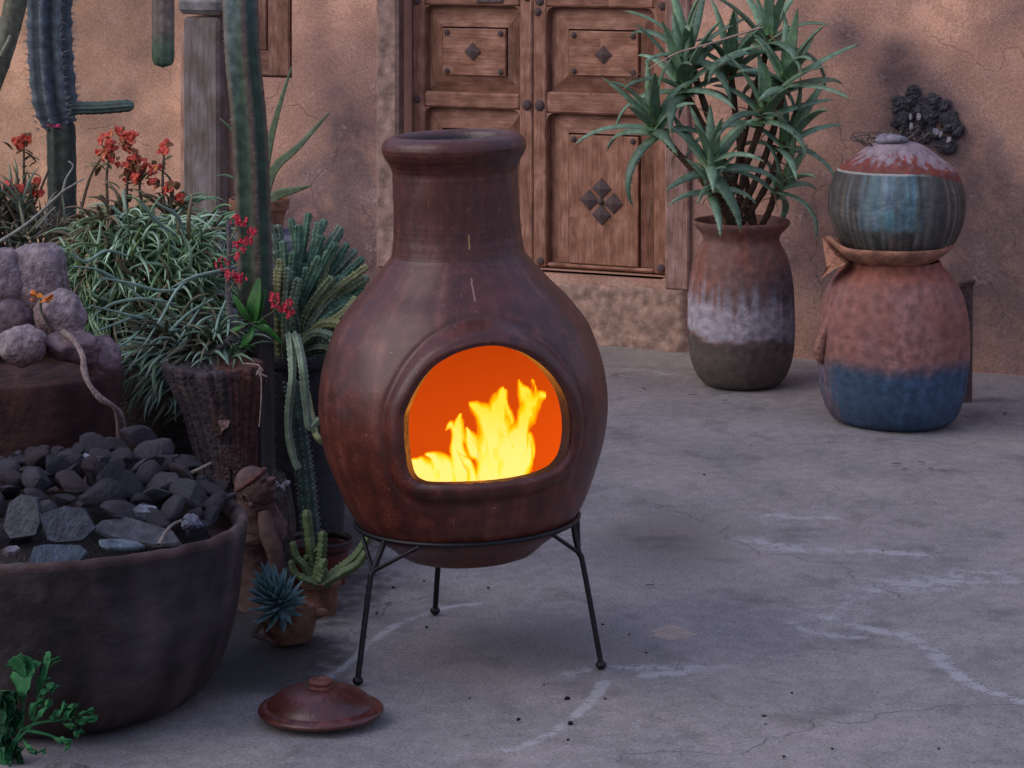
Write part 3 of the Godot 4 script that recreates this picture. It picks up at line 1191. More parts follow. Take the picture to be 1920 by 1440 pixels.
	for i in 121:
		var a := TAU * i / 120 - PI
		for j in nj + 1:
			var y := lerpf(y0, top, float(j) / nj)
			var rr := body_r(y) - 0.012
			ipos.append(Vector3(rr * sin(a), y, rr * cos(a)))
			inn.append(Vector3(-sin(a), 0, -cos(a)))
			idd.append(mouth_d(a, y))
	var im := MB.new()
	clip_grid(im, ipos, inn, idd, 120, nj, -1.0)
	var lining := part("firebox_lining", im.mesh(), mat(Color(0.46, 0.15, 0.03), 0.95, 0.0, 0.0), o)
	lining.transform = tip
	var bm := MB.new()
	var bp := PackedVector2Array()
	for q: Array in [[0.0, 0.0], [0.118, 0.0], [0.1275, 0.0]]:
		bp.append(Vector2(q[0], body_prof[0].y + q[1]))
	lathe(bm, bp, 48, 1)
	bp = PackedVector2Array([Vector2(0.19, 0.345), Vector2(0.1, 0.35), Vector2(0.0, 0.352)])
	lathe(bm, bp, 40, 4, Vector3.ZERO, nocall, func(a: float, r: float, y: float) -> Vector2: return Vector2(r * 1.08, y + 0.006 * sin(a * 5.0) * sin(r * 60.0)))
	var fl := part("ash_bed", bm.mesh(), mat(Color(0.05, 0.045, 0.042), 0.95, 5.0, 0.6), o)
	fl.transform = tip
	# iron stand: ring, three legs with a pair of struts and a ball foot each
	var iron := mat(Color(0.007, 0.007, 0.009), 0.45, 5.0, 0.08, 3.0, 0.4)
	var rp := PackedVector3Array()
	for k in 73:
		var a := TAU * k / 72.0
		rp.append(Vector3(0.2375 * sin(a), 0.2945, 0.2375 * cos(a)))
	var rm := MB.new()
	tube(rm, rp, func(_f: float) -> float: return 0.0056, 10)
	var stand := part("stand_ring", rm.mesh(), iron, o)
	stand.transform = tip
	for q: Vector2 in [Vector2(671, 1285), Vector2(1127, 1255), Vector2(816, 1153)]:
		var foot := on_ground(q.x, q.y) - CHIM
		var a := atan2(foot.x, foot.z)
		var rf0 := Vector2(foot.x, foot.z).length()
		var dir := Vector3(sin(a), 0, cos(a))
		var on_ring := func(b: float) -> Vector3: return tip * Vector3(0.2375 * sin(b), 0.2945, 0.2375 * cos(b))
		var up: Vector3 = on_ring.call(a)
		var knee := dir * 0.258 + Vector3(0, up.y - 0.062, 0)
		var lp2 := spline(PackedVector3Array([up + Vector3(0, -0.002, 0), up * 0.6 + knee * 0.4 - dir * 0.002, knee, knee.lerp(Vector3(foot.x, 0.012, foot.z), 0.12) + dir * 0.004, Vector3(foot.x, 0.012, foot.z)]), 24)
		var l := MB.new()
		tube(l, lp2, func(_f: float) -> float: return 0.0061, 10)
		var leg := part("leg", l.mesh(), iron, o)
		l = MB.new()
		ball(l, Vector3(foot.x, 0.0095, foot.z), 12, 8, func(d: Vector3) -> Vector3: return d * Vector3(0.0115, 0.0095, 0.0115))
		part("ball_foot", l.mesh(), iron, leg)
		for e: float in [-0.42, 0.42]:
			l = MB.new()
			var to: Vector3 = on_ring.call(a + e)
			tube(l, PackedVector3Array([knee, knee.lerp(to, 0.5), to]), func(_f: float) -> float: return 0.0044, 8)
			part("strut", l.mesh(), iron, leg)

# copies of a polar grid's triangles, cut where d falls below zero
func clip_grid(mb: MB, pos: PackedVector3Array, nn: PackedVector3Array, dd: PackedFloat32Array, nu: int, nv: int, side: float) -> void:
	var w := nv + 1
	for k in pos.size():
		mb.vert(pos[k], nn[k], Color.WHITE, Vector2(float(k / w) / nu, 1.0 - float(k % w) / nv))
	for i in nu:
		for j in nv:
			var a := i * w + j
			for t: Array in [[a, a + 1, a + w + 1], [a, a + w + 1, a + w]]:
				if side < 0:
					t = [t[0], t[2], t[1]]
				if dd[t[0]] > 0 and dd[t[1]] > 0 and dd[t[2]] > 0:
					mb.ix.append_array(PackedInt32Array(t))
				elif dd[t[0]] > 0 or dd[t[1]] > 0 or dd[t[2]] > 0:
					var poly := []
					for e in 3:
						var p: int = t[e]
						var q: int = t[(e + 1) % 3]
						if dd[p] > 0:
							poly.append(p)
						if (dd[p] > 0) != (dd[q] > 0):
							var f := dd[p] / (dd[p] - dd[q])
							poly.append(mb.vert(pos[p].lerp(pos[q], f), nn[p].lerp(nn[q], f).normalized(), Color.WHITE, mb.uv[p].lerp(mb.uv[q], f)))
					for e in range(1, poly.size() - 1):
						mb.ix.append_array(PackedInt32Array([poly[0], poly[e], poly[e + 1]]))

# ---------------------------------------------------------------- fire: shells of equal density round curling tongues
func surface_nets(fld: PackedFloat32Array, n: Vector3i, cell: float, org: Vector3, level: float, col: Callable) -> MB:
	var mb := MB.new()
	var id := PackedInt32Array()
	id.resize(n.x * n.y * n.z)
	id.fill(-1)
	var sx := n.y * n.z
	var sy := n.z
	for x in n.x - 1:
		for y in n.y - 1:
			for z in n.z - 1:
				var k := x * sx + y * sy + z
				var inside := 0
				var cv := PackedFloat32Array()
				for c in 8:
					var q := fld[k + (sx if c & 1 else 0) + (sy if c & 2 else 0) + (1 if c & 4 else 0)] - level
					cv.append(q)
					if q > 0:
						inside += 1
				if inside == 0 or inside == 8:
					continue
				var sum := Vector3.ZERO
				var cnt := 0
				for c in 8:
					for b: int in [1, 2, 4]:
						if c & b == 0 and (cv[c] > 0) != (cv[c | b] > 0):
							var f := cv[c] / (cv[c] - cv[c | b])
							sum += Vector3(c & 1, (c >> 1) & 1, (c >> 2) & 1) + Vector3(1 if b == 1 else 0, 1 if b == 2 else 0, 1 if b == 4 else 0) * f
							cnt += 1
				var g := Vector3(cv[1] + cv[3] + cv[5] + cv[7] - cv[0] - cv[2] - cv[4] - cv[6], cv[2] + cv[3] + cv[6] + cv[7] - cv[0] - cv[1] - cv[4] - cv[5], cv[4] + cv[5] + cv[6] + cv[7] - cv[0] - cv[1] - cv[2] - cv[3])
				var p := org + (Vector3(x, y, z) + sum / cnt) * cell
				id[k] = mb.vert(p, -g.normalized(), col.call(p))
	for x in range(1, n.x - 1):
		for y in range(1, n.y - 1):
			for z in range(1, n.z - 1):
				var k := x * sx + y * sy + z
				var a := fld[k] > level
				for e: Array in [[sx, sy, 1], [sy, 1, sx], [1, sx, sy]]:
					if a != (fld[k + e[0]] > level):
						var q := PackedInt32Array([id[k - e[1] - e[2]], id[k - e[1]], id[k], id[k - e[2]]])
						if q.has(-1):
							continue
						if a:
							q = PackedInt32Array([q[0], q[3], q[2], q[1]])
						mb.ix.append_array(PackedInt32Array([q[0], q[2], q[1], q[0], q[3], q[2]]))
	return mb

func build_fire() -> void:
	var o := thing("fire", "bright yellow and orange flames burning inside the chiminea mouth", "fire", CHIM + Vector3(0, 0.352, 0.03))
	# tongues: strings of [x, y, radius] read off the photograph's enlarged view
	var tong := [
		[[330, 1300, 95, 300, 1180, 90, 290, 1090, 62, 205, 1045, 8], 0.02],
		[[470, 1300, 95, 460, 1180, 85, 440, 1070, 60, 330, 1010, 6], 0.0],
		[[600, 1300, 80, 590, 1150, 70, 600, 1000, 52, 600, 860, 42, 605, 760, 34, 616, 665, 3], 0.02],
		[[600, 900, 30, 570, 790, 34, 520, 770, 20, 440, 820, 2], 0.0],
		[[720, 1300, 60, 710, 1150, 40, 660, 1030, 22, 600, 950, 4], 0.045],
		[[740, 1300, 80, 760, 1150, 40, 740, 1020, 30, 680, 900, 40, 640, 800, 4], -0.01],
		[[900, 1300, 130, 900, 1150, 140, 900, 1000, 130, 860, 850, 110, 800, 720, 75, 730, 640, 44, 650, 590, 4], 0.0],
		[[930, 1000, 110, 900, 820, 90, 890, 680, 75, 910, 590, 55, 955, 490, 3], -0.02],
		[[1000, 760, 20, 985, 680, 24, 955, 560, 4], -0.015],
		[[1030, 1300, 70, 1050, 1150, 80, 1060, 1000, 85, 1060, 860, 60, 1110, 740, 52, 1160, 620, 48, 1210, 540, 40, 1325, 490, 2], 0.01],
		[[1140, 700, 45, 1130, 590, 30, 1110, 500, 18, 1080, 400, 2], -0.01],
		[[1190, 600, 40, 1185, 500, 22, 1165, 395, 2], 0.0],
		[[1110, 1140, 42, 1140, 1000, 40, 1155, 860, 6], 0.03],
		[[1165, 1090, 9, 1165, 980, 16, 1150, 860, 26], 0.0],
	]
	var sc := 0.00112 / 4.235
	var segs := []
	for t: Array in tong:
		var a: Array = t[0]
		var p := PackedVector3Array()
		var rr := PackedVector3Array()
		for k in range(0, a.size(), 3):
			# pixel 147 of the enlarged view lies over the axis; its 1312 is the ash
			p.append(Vector3((a[k] - 622.0) * sc, (1330.0 - a[k + 1]) * sc, t[1]))
			rr.append(Vector3(a[k + 2] * sc, 0, 0))
		var c := spline(p, (p.size() - 1) * 3)
		var r := spline(rr, (p.size() - 1) * 3)
		for k in c.size() - 1:
			segs.append([c[k], c[k + 1], r[k].x, r[k + 1].x])
	var cell := 0.0034
	var n := Vector3i(90, 86, 40)
	var org := Vector3(-0.125, -0.012, -0.066)
	var fld := PackedFloat32Array()
	fld.resize(n.x * n.y * n.z)
	var wn := FastNoiseLite.new()
	wn.frequency = 21.0
	wn.fractal_octaves = 2
	for s: Array in segs:
		var a: Vector3 = s[0]
		var b: Vector3 = s[1]
		var reach := maxf(s[2], s[3]) * 1.9 + 0.008
		var lo := (Vector3(minf(a.x, b.x), minf(a.y, b.y), minf(a.z, b.z)) - Vector3.ONE * reach - org) / cell
		var hi := (Vector3(maxf(a.x, b.x), maxf(a.y, b.y), maxf(a.z, b.z)) + Vector3.ONE * reach - org) / cell
		var ab := b - a
		var l2 := maxf(ab.length_squared(), 1e-9)
		for x in range(maxi(0, int(lo.x)), mini(n.x, int(hi.x) + 1)):
			for y in range(maxi(0, int(lo.y)), mini(n.y, int(hi.y) + 1)):
				for z in range(maxi(0, int(lo.z)), mini(n.z, int(hi.z) + 1)):
					var p := org + Vector3(x, y, z) * cell
					var w := wn.get_noise_3d(p.x, p.y * 0.45, p.z)
					var w2 := wn.get_noise_3d(p.x + 5.0, p.y * 0.45, p.z)
					p += Vector3(w, 0.5 * w2, w2) * 0.014
					var t := clampf((p - a).dot(ab) / l2, 0.0, 1.0)
					var r := lerpf(s[2], s[3], t)
					var d := (p - a - ab * t).length()
					var k := (x * n.y + y) * n.z + z
					var f := maxf(0.0, 1.0 - d / (r * 1.40 + 0.0007))
					var h := maxf(0.0, 0.30 - absf(fld[k] - f)) / 0.30
					fld[k] = maxf(fld[k], f) + (h * h * 0.075 if fld[k] > 0.0 and f > 0.0 else 0.0)
	for x in n.x:
		for y in n.y:
			for z in n.z:
				var k := (x * n.y + y) * n.z + z
				if fld[k] > 0.0:
					var q := wn.get_noise_3d(x * 0.0046 + 3.0, y * 0.0013, z * 0.0046)
					var up := smoothstep(0.02, 0.19, org.y + y * cell)
					var e := wn.get_noise_3d(x * 0.0062, y * 0.0021 + 9.0, z * 0.0062)
					fld[k] = fld[k] * (1.0 - 0.95 * clampf(q + 0.04, 0.0, 1.0)) - (0.03 + 0.13 * up) * clampf(0.2 + 1.5 * e, 0.0, 1.0)
	for sh: Array in [[0.03, 0.16, Color(1, 0.22, 0.0), Color(1, 0.22, 0.0)], [0.11, 0.28, Color(1, 0.40, 0.002), Color(1, 0.34, 0.0)], [0.21, 0.40, Color(1, 0.60, 0.015), Color(1, 0.44, 0.0)], [0.32, 0.46, Color(1, 0.80, 0.08), Color(1, 0.56, 0.01)], [0.44, 0.55, Color(1, 0.97, 0.45), Color(1, 0.74, 0.05)], [0.54, 0.75, Color(1, 1.0, 0.86), Color(1, 0.86, 0.16)]]:
		var lo: Color = sh[2]
		var hi: Color = sh[3]
		var mb := surface_nets(fld, n, cell, org, sh[0], func(p: Vector3) -> Color:
			var q := smoothstep(0.06, 0.19, p.y + 0.012 * wn.get_noise_3d(p.x * 0.7, p.y * 0.4, p.z))
			var cc := lo.lerp(hi, q)
			cc.a = sh[1] * (1.0 - 0.3 * q)
			return cc)
		var m := StandardMaterial3D.new()
		m.shading_mode = BaseMaterial3D.SHADING_MODE_UNSHADED
		m.vertex_color_use_as_albedo = true
		m.transparency = BaseMaterial3D.TRANSPARENCY_ALPHA
		m.albedo_color = Color(1, 1, 1, 1)
		part("flame", mb.mesh(1.0), m, o)
	var l := OmniLight3D.new()
	l.name = "fire_light"
	l.light_color = Color(1.0, 0.56, 0.16)
	l.light_energy = FIRE
	l.light_size = 0.06
	l.omni_range = 6.0
	l.omni_attenuation = 2.0
	l.shadow_enabled = true
	l.position = Vector3(0.04, 0.075, 0.0)
	o.add_child(l)

func build_lid() -> void:
	var o := thing("chiminea_lid", "round reddish-brown clay lid with knob lying on the floor", "lid", on_ground(602, 1352))
	var m := mat(Color(0.085, 0.024, 0.018), 0.40, 3.0, 0.15, 3.0, 0.5)
	m.clearcoat_enabled = true
	m.clearcoat = 0.15
	m.clearcoat_roughness = 0.3
	var nz := FastNoiseLite.new()
	nz.frequency = 14.0
	var sh := func(a: float, y: float, f: float) -> Color:
		var g := 0.85 + 0.5 * nz.get_noise_3d(sin(a) * 0.2, y * 2.0, cos(a) * 0.2)
		return Color(g * 1.1, g, g).lerp(Color(2.2, 1.9, 1.6), 0.35 if absf(y - 0.0305) < 0.0018 and nz.get_noise_2d(a * 0.9, 3) > 0.0 else 0.0)
	var mb := MB.new()
	lathe(mb, PackedVector2Array([Vector2(0, 0.001), Vector2(0.055, 0.0), Vector2(0.07, 0.003), Vector2(0.10, 0.012), Vector2(0.118, 0.016), Vector2(0.1235, 0.0215), Vector2(0.121, 0.0275), Vector2(0.113, 0.031), Vector2(0.107, 0.0315), Vector2(0.104, 0.0335), Vector2(0.097, 0.043), Vector2(0.080, 0.0555), Vector2(0.055, 0.0635), Vector2(0.034, 0.0665), Vector2(0.0, 0.067)]), 72, 5, Vector3.ZERO, sh, func(a: float, r: float, y: float) -> Vector2: return Vector2(r * (1.0 + 0.008 * sin(a * 3.0 + 1.0)), y + 0.0012 * sin(a * 2.0) * r / 0.12))
	part("lid_plate", mb.mesh(), m, o)
	mb = MB.new()
	lathe(mb, PackedVector2Array([Vector2(0.027, 0.062), Vector2(0.0225, 0.067), Vector2(0.0205, 0.071), Vector2(0.023, 0.075), Vector2(0.0235, 0.079), Vector2(0.020, 0.0825), Vector2(0.012, 0.0835), Vector2(0.0, 0.082)]), 36, 4, Vector3.ZERO, nocall, func(a: float, r: float, y: float) -> Vector2: return Vector2(r * (1.0 + 0.05 * sin(a * 4.0) * sin(y * 200.0)), y))
	var m2 := mat(Color(0.15, 0.055, 0.038), 0.7, 6.0, 0.3)
	part("knob", mb.mesh(), m2, o)

# ================================================================ right-hand pots
func v2(list: Array, s: float) -> PackedVector2Array:
	var o := PackedVector2Array()
	for k in range(0, list.size(), 2):
		o.append(Vector2(list[k] * s, list[k + 1] * s))
	return o

func pot_noise(freq: float, seed_: int) -> FastNoiseLite:
	var f := FastNoiseLite.new()
	f.frequency = freq
	f.fractal_octaves = 4
	f.seed = seed_
	return f

func build_aloe() -> void:
	var base := Vector3(0.773, 0, -8.81)
	var o := thing("potted_aloe", "tall branching green aloe in a streaked brown clay jar beside the door", "potted plant", base)
	var s := 0.001798
	var nz := pot_noise(1.0, 61)
	var clay := Color(0.22, 0.118, 0.095)
	var paint := func(a: float, y: float, _f: float) -> Color:
		var h := y / s                                # pixels above the base
		var side := a - PI - 0.0
		side = wrapf(a, -PI, PI)                      # 0 faces the camera, left is negative
		var n := nz.get_noise_3d(sin(a) * 2.0, y * 7.0, cos(a) * 2.0)
		var st := nz.get_noise_3d(sin(a) * 9.0, y * 1.2, cos(a) * 9.0)
		var c := clay.lerp(Color(0.25, 0.10, 0.07), clampf(n * 1.5 + 0.3, 0, 1))
		# dark runs down the belly, with shade of the right side painted in
		var dark := smoothstep(255.0, 190.0, h + 60.0 * st) * clampf(0.5 + 0.6 * side + 0.8 * st, 0.0, 1.0)
		c = c.lerp(Color(0.085, 0.072, 0.075), dark)
		# limewash drips ending in a wavy line, painted brighter towards the lit left
		var edge := 95.0 + 6.0 * sin(side * 3.0) + 10.0 * n - 6.0 * side
		var white := smoothstep(edge - 4.0, edge + 3.0, h) * (1.0 - smoothstep(edge + 40.0, edge + 95.0 + 90.0 * st, h)) * clampf(0.85 - 0.38 * side + 0.5 * st, 0.0, 1.0)
		c = c.lerp(Color(0.42, 0.39, 0.43), white * 0.85)
		c = c.lerp(Color(0.105, 0.082, 0.070), 1.0 - smoothstep(edge - 10.0, edge, h))
		return Color(c.r / 0.5, c.g / 0.5, c.b / 0.5)
	var mb := MB.new()
	lathe(mb, v2([0, 0, 55, 0, 70, 3, 86, 22, 97, 55, 101, 95, 101, 140, 98, 190, 90, 232, 78, 258, 72, 272, 76, 283, 88, 296, 92, 303, 90, 308, 84, 305, 74, 290, 66, 272, 0, 272], s), 96, 6, Vector3.ZERO, paint, func(a: float, r: float, y: float) -> Vector2: return Vector2(r * (1.0 + 0.012 * sin(a * 2.0 + y * 5.0)), y))
	part("jar", mb.mesh(), mat(Color(0.5, 0.5, 0.5), 0.8, 4.0, 0.12), o)
	mb = MB.new()
	lathe(mb, v2([74, 280, 40, 286, 0, 284], s), 32, 4)
	part("soil", mb.mesh(), mat(Color(0.035, 0.027, 0.022), 0.95, 6.0, 0.8), o)
	# woody stems from the soil to each rosette: [photo x, y, nearer by, size, leaves, tilt az, tilt]
	var heads := [[1250, 228, 0.06, 1.0, 15, -0.9, 0.35], [1302, 152, 0.0, 1.05, 15, -0.5, 0.15], [1357, 300, 0.15, 0.95, 14, 0.0, 0.45], [1478, 146, 0.02, 1.1, 15, 0.8, 0.25], [1438, 205, 0.07, 1.0, 12, 0.6, 0.25], [1355, 345, 0.16, 0.62, 10, -0.1, 0.55], [1480, 262, 0.02, 0.95, 12, 1.2, 0.5], [1392, 120, -0.08, 1.0, 12, 0.2, 0.05], [1445, 70, -0.06, 1.05, 12, 1.2, 0.12], [1310, 90, -0.05, 1.0, 10, -0.9, 0.2], [1470, 345, 0.06, 0.8, 10, 1.3, 0.6]]
	var green := leaf_mat(Color(0.155, 0.26, 0.17), 0.42, 0.18)
	var bark := mat(Color(0.12, 0.075, 0.045), 0.9, 6.0, 0.6)
	var dead := leaf_mat(Color(0.20, 0.13, 0.075), 0.8, 0.1)
	for h: Array in heads:
		var p := at(h[0] - (22.0 if h[0] < 1400.0 else 4.0), h[1], 8.81 - h[2]) - base
		var root := Vector3(rf(-0.06, 0.06), 0.49, rf(-0.05, 0.05))
		var way := Vector3(sin(h[5]) * sin(h[6]), cos(h[6]), cos(h[5]) * sin(h[6]))
		var mid := root.lerp(p, 0.55) + Vector3(rf(-0.02, 0.02), 0.0, rf(-0.02, 0.02)) - way * 0.03
		var pts := spline(PackedVector3Array([root, mid, p - way * 0.03, p + way * 0.03]), 18)
		mb = MB.new()
		tube(mb, pts, func(f: float) -> float: return lerpf(0.010, 0.014, f), 9, nocall, func(f: float, a: float, _i: int) -> float: return 1.0 + 0.10 * sin(f * 60.0) + 0.05 * sin(a * 3.0))
		part("stem", mb.mesh(), bark, o)
		# old dry leaves below the crown
		for k in 4:
			var q := pts[rng.randi_range(7, 14)]
			var az := rf(-PI, PI)
			mb = MB.new()
			var ln := rf(0.05, 0.12)
			blade(mb, bow(q, az, rf(-0.3, 0.2), ln, 1.5, 6, rf(-1, 1)), Vector3(cos(az), 0, -sin(az)), func(f: float) -> float: return 0.013 * (1.0 - f) + 0.001, 0.003, 0.2, nocall, 0.0, 6)
			part("dry_leaf", mb.mesh(), dead, o)
		var basis := Basis(Vector3(0, 1, 0).cross(way).normalized() if absf(way.y) < 0.999 else Vector3.RIGHT, acos(clampf(way.y, -1, 1)))
		var nl: int = h[4]
		for k in nl:
			var f := float(k) / (nl - 1)
			var az: float = k * 2.4 + h[0] * 0.13
			var el := lerpf(0.05, 1.4, f) + rf(-0.15, 0.15)
			var ln: float = h[3] * lerpf(0.285, 0.24, f) * rf(0.8, 1.15)
			var wd: float = h[3] * lerpf(0.052, 0.040, f)
			var dr := lerpf(1.5, 0.6, f) * rf(0.3, 1.7)
			var sp := bow(Vector3(0, lerpf(-0.045, 0.015, f), 0), az, el, ln, dr, 11, rf(-0.35, 0.35))
			for e in sp.size():
				sp[e] = p + basis * sp[e]
			var g := rf(0.6, 1.2)
			var yel := lerpf(0.0, 0.35, f * f)
			mb = MB.new()
			blade(mb, sp, basis * Vector3(cos(az), 0, -sin(az)), func(q: float) -> float: return maxf(0.0012, wd * (0.72 + 0.9 * q * (1.0 - q)) * pow(1.0 - q, 0.62) * 1.28), 0.010, 0.34,
				func(q: float, x: float) -> Color:
					var base_c := Color(g, g, g).lerp(Color(1.25 * g, 1.35 * g, 0.85 * g), yel + (1.0 - smoothstep(0.0, 0.25, q)) * 0.9)
					return (base_c * (0.92 + 0.16 * absf(x))).lerp(Color(1.3, 0.62, 0.42), smoothstep(0.90 + 0.08 * g, 1.0, q)), 0.0042)
			part("leaf", mb.mesh(), green, o)
	mb = MB.new()
	tube(mb, spline(PackedVector3Array([at(1425, 52, 8.70) - base, at(1330, 82, 8.66) - base, at(1268, 100, 8.66) - base, at(1215, 130, 8.70) - base]), 16), func(f: float) -> float: return lerpf(0.0042, 0.0018, f), 6)
	part("dry_stalk", mb.mesh(), leaf_mat(Color(0.42, 0.30, 0.22), 0.8, 0.0), o)
	mb = MB.new()
	for k in 26:
		var q := at(rf(1175, 1208), rf(132, 160), 8.70) - base
		tube(mb, spline(PackedVector3Array([q, q + Vector3(rf(-0.02, 0.02), rf(-0.02, 0.015), rf(-0.01, 0.01)), q + Vector3(rf(-0.03, 0.03), rf(-0.03, 0.01), rf(-0.02, 0.02))]), 5), func(_f: float) -> float: return 0.0012, 4)
	stuff(part("dry_flower_head", mb.mesh(), dead, o))

func build_stack() -> void:
	var s := 0.001665
	var base := Vector3(1.19, 0, -8.16)
	var nz := pot_noise(1.0, 71)
	var o := thing("clay_jar", "big round clay jar with its lower half washed blue", "jar", base)
	var paint := func(a: float, y: float, _f: float) -> Color:
		var h := y / s
		var side := wrapf(a, -PI, PI)
		var n := nz.get_noise_3d(sin(a) * 2.0, y * 5.0, cos(a) * 2.0)
		var st := nz.get_noise_3d(sin(a) * 8.0, y * 3.0 + 4.0, cos(a) * 8.0)
		var c := Color(0.27, 0.118, 0.090).lerp(Color(0.29, 0.150, 0.132), clampf(0.5 + 1.3 * n, 0, 1))
		c = c.lerp(Color(0.30, 0.10, 0.06), smoothstep(255.0, 285.0, h) * 0.7)
		var blue := 1.0 - smoothstep(100.0, 140.0, h + 14.0 * n + 10.0 * st)
		c = c.lerp(Color(0.038, 0.085, 0.145), blue * clampf(1.25 - 0.1 * absf(side) + 0.6 * st - 0.5 * smoothstep(-0.75, -1.3, side), 0.0, 0.96))
		return Color(c.r / 0.5, c.g / 0.5, c.b / 0.5) * (1.0 + 0.25 * st)
	var mb := MB.new()
	lathe(mb, v2([0, 0, 85, 0, 104, 3, 122, 20, 135, 55, 142, 105, 143, 150, 139, 195, 128, 240, 108, 276, 92, 292, 88, 302, 84, 302, 82, 290, 110, 250, 0, 240], s), 96, 6, Vector3.ZERO, paint, func(a: float, r: float, y: float) -> Vector2: return Vector2(r * (1.0 + 0.02 * sin(a * 2.0 + 0.5) + 0.01 * sin(a * 3.0 + y * 9.0)), y))
	var body := part("jar_body", mb.mesh(), mat(Color(0.5, 0.5, 0.5), 0.85, 4.0, 0.12), o)
	# broken lug on its left shoulder
	mb = MB.new()
	tube(mb, spline(PackedVector3Array([Vector3(-0.196, 0.36, 0.06), Vector3(-0.222, 0.29, 0.065), Vector3(-0.238, 0.23, 0.06), Vector3(-0.228, 0.19, 0.05)]), 10), func(f: float) -> float: return 0.004 + 0.014 * sin(PI * f * 0.95), 10, nocall, func(f: float, a: float, _i: int) -> float: return 1.0 + 0.12 * sin(a * 3.0 + f * 9.0))
	part("lug", mb.mesh(), mat(Color(0.33, 0.16, 0.12), 0.9, 4.0, 0.6), body)
	# shallow dish that carries the painted pot: wide rim with a broken corner at the left
	var dish := thing("clay_dish", "shallow orange clay dish with broken rim lying on the blue-bottomed jar", "dish", base + Vector3(-0.012, 0.502, 0))
	mb = MB.new()
	lathe(mb, v2([0, -2, 70, -2, 96, 4, 112, 14, 121, 24, 121, 32, 113, 31, 98, 20, 80, 14, 0, 12], s), 80, 5, Vector3.ZERO, func(a: float, y: float, _f: float) -> Color:
		var g := 0.9 + 0.6 * nz.get_noise_3d(sin(a) * 4.0, y * 20.0, cos(a) * 4.0)
		return Color(g, g, g), func(a: float, r: float, y: float) -> Vector2:
		var side := wrapf(a, -PI, PI)
		var lift := 0.018 * smoothstep(0.7, 1.5, side) + 0.028 * exp(-pow((side + 1.35) / 0.35, 2))
		return Vector2(r * (1.0 + 0.02 * sin(a * 5.0)), y + lift * clampf(r / 0.19, 0, 1)))
	part("dish_body", mb.mesh(), mat(Color(0.36, 0.17, 0.105), 0.9, 2.5, 0.4), dish)
	mb = MB.new()
	var wedge := [Vector3(-0.222, -0.052, 0.05), Vector3(-0.205, -0.010, 0.075), Vector3(-0.212, 0.075, 0.02), Vector3(-0.180, 0.030, 0.09), Vector3(-0.150, 0.004, 0.115), Vector3(-0.185, -0.014, 0.10)]
	var deep := Vector3(0.02, 0.006, -0.05)
	for k in 6:
		var e: Vector3 = wedge[k]
		var g: Vector3 = wedge[(k + 1) % 6]
		mb.quad(e, e + deep, g + deep, g)
		mb.tri(Vector3(-0.192, 0.0, 0.078), e, g)
		mb.tri(Vector3(-0.175, 0.006, 0.028), g + deep, e + deep)
	part("broken_edge", mb.mesh(), mat(Color(0.42, 0.20, 0.12), 0.95, 5.0, 0.8), dish)
	# painted pot: streaked blue-green glaze under a red domed top
	var pot := thing("painted_pot", "round pot glazed in blue-green streaks with red domed top and white cap", "pot", base + Vector3(0.012, 0.520, 0))
	var glaze := func(a: float, y: float, _f: float) -> Color:
		var h := y / s
		var side := wrapf(a, -PI, PI)
		var st := nz.get_noise_3d(sin(a) * 14.0, y * 1.0, cos(a) * 14.0)
		var st2 := nz.get_noise_3d(sin(a) * 30.0, y * 2.0 + 7.0, cos(a) * 30.0)
		var n := nz.get_noise_3d(sin(a) * 4.0, y * 9.0, cos(a) * 4.0)
		var rim := 162.0 - 22.0 * smoothstep(0.2, 1.3, side)
		var c := Color(0.060, 0.058, 0.052).lerp(Color(0.17, 0.145, 0.115), clampf(st2 * 2.6, 0, 1) * 0.9)
		# patch of clear blue on the front, lower edge cut square
		var blue := smoothstep(-0.85, -0.45, side + 0.5 * st) * (1.0 - smoothstep(0.12, 0.22, side + 0.2 * st)) * smoothstep(52.0, 62.0, h + 14.0 * n)
		c = c.lerp(Color(0.105, 0.235, 0.265).lerp(Color(0.17, 0.25, 0.30), clampf(0.5 + 2.0 * n, 0, 1)), blue * clampf(0.75 + st2, 0, 1))
		c = c.lerp(Color(0.16, 0.20, 0.185), clampf(st * 1.8, 0, 0.7) * (1.0 - smoothstep(0.3, 0.8, absf(side + 0.2))))
		if h > rim:
			var n3 := nz.get_noise_3d(sin(a) * 7.0, y * 40.0, cos(a) * 7.0)
			c = Color(0.22, 0.050, 0.032).lerp(Color(0.16, 0.062, 0.050), clampf(0.5 + 1.6 * n3 + 0.5 * st2, 0, 1))
			var frost := smoothstep(rim + 12.0, rim + 34.0, h + 30.0 * n3 + 8.0 * st2)
			c = c.lerp(Color(0.36, 0.30, 0.33), frost * 0.85)
		elif h > rim - 4.0:
			c = c.lerp(Color(0.40, 0.41, 0.36), 0.75 * (1.0 - smoothstep(-0.1, 0.6, side + 0.5 * n)))
		return Color(c.r / 0.5, c.g / 0.5, c.b / 0.5)
	mb = MB.new()
	lathe(mb, v2([0, 0, 72, 0, 88, 5, 108, 28, 122, 62, 127, 95, 124, 125, 114, 152, 110, 161, 104, 166, 88, 178, 70, 191, 54, 203, 32, 212, 0, 216], s), 120, 8, Vector3.ZERO, glaze, func(a: float, r: float, y: float) -> Vector2: return Vector2(r * (1.0 + 0.012 * sin(a * 2.0) + (0.010 * absf(sin(a * 15.0)) if y < 0.27 else 0.03 * nz.get_noise_2d(a * 12.0, y * 40.0))), y))
	var pm := mat(Color(0.5, 0.5, 0.5), 0.62, 3.0, 0.3, 3.0, 0.4)
	part("pot_body", mb.mesh(), pm, pot)
	mb = MB.new()
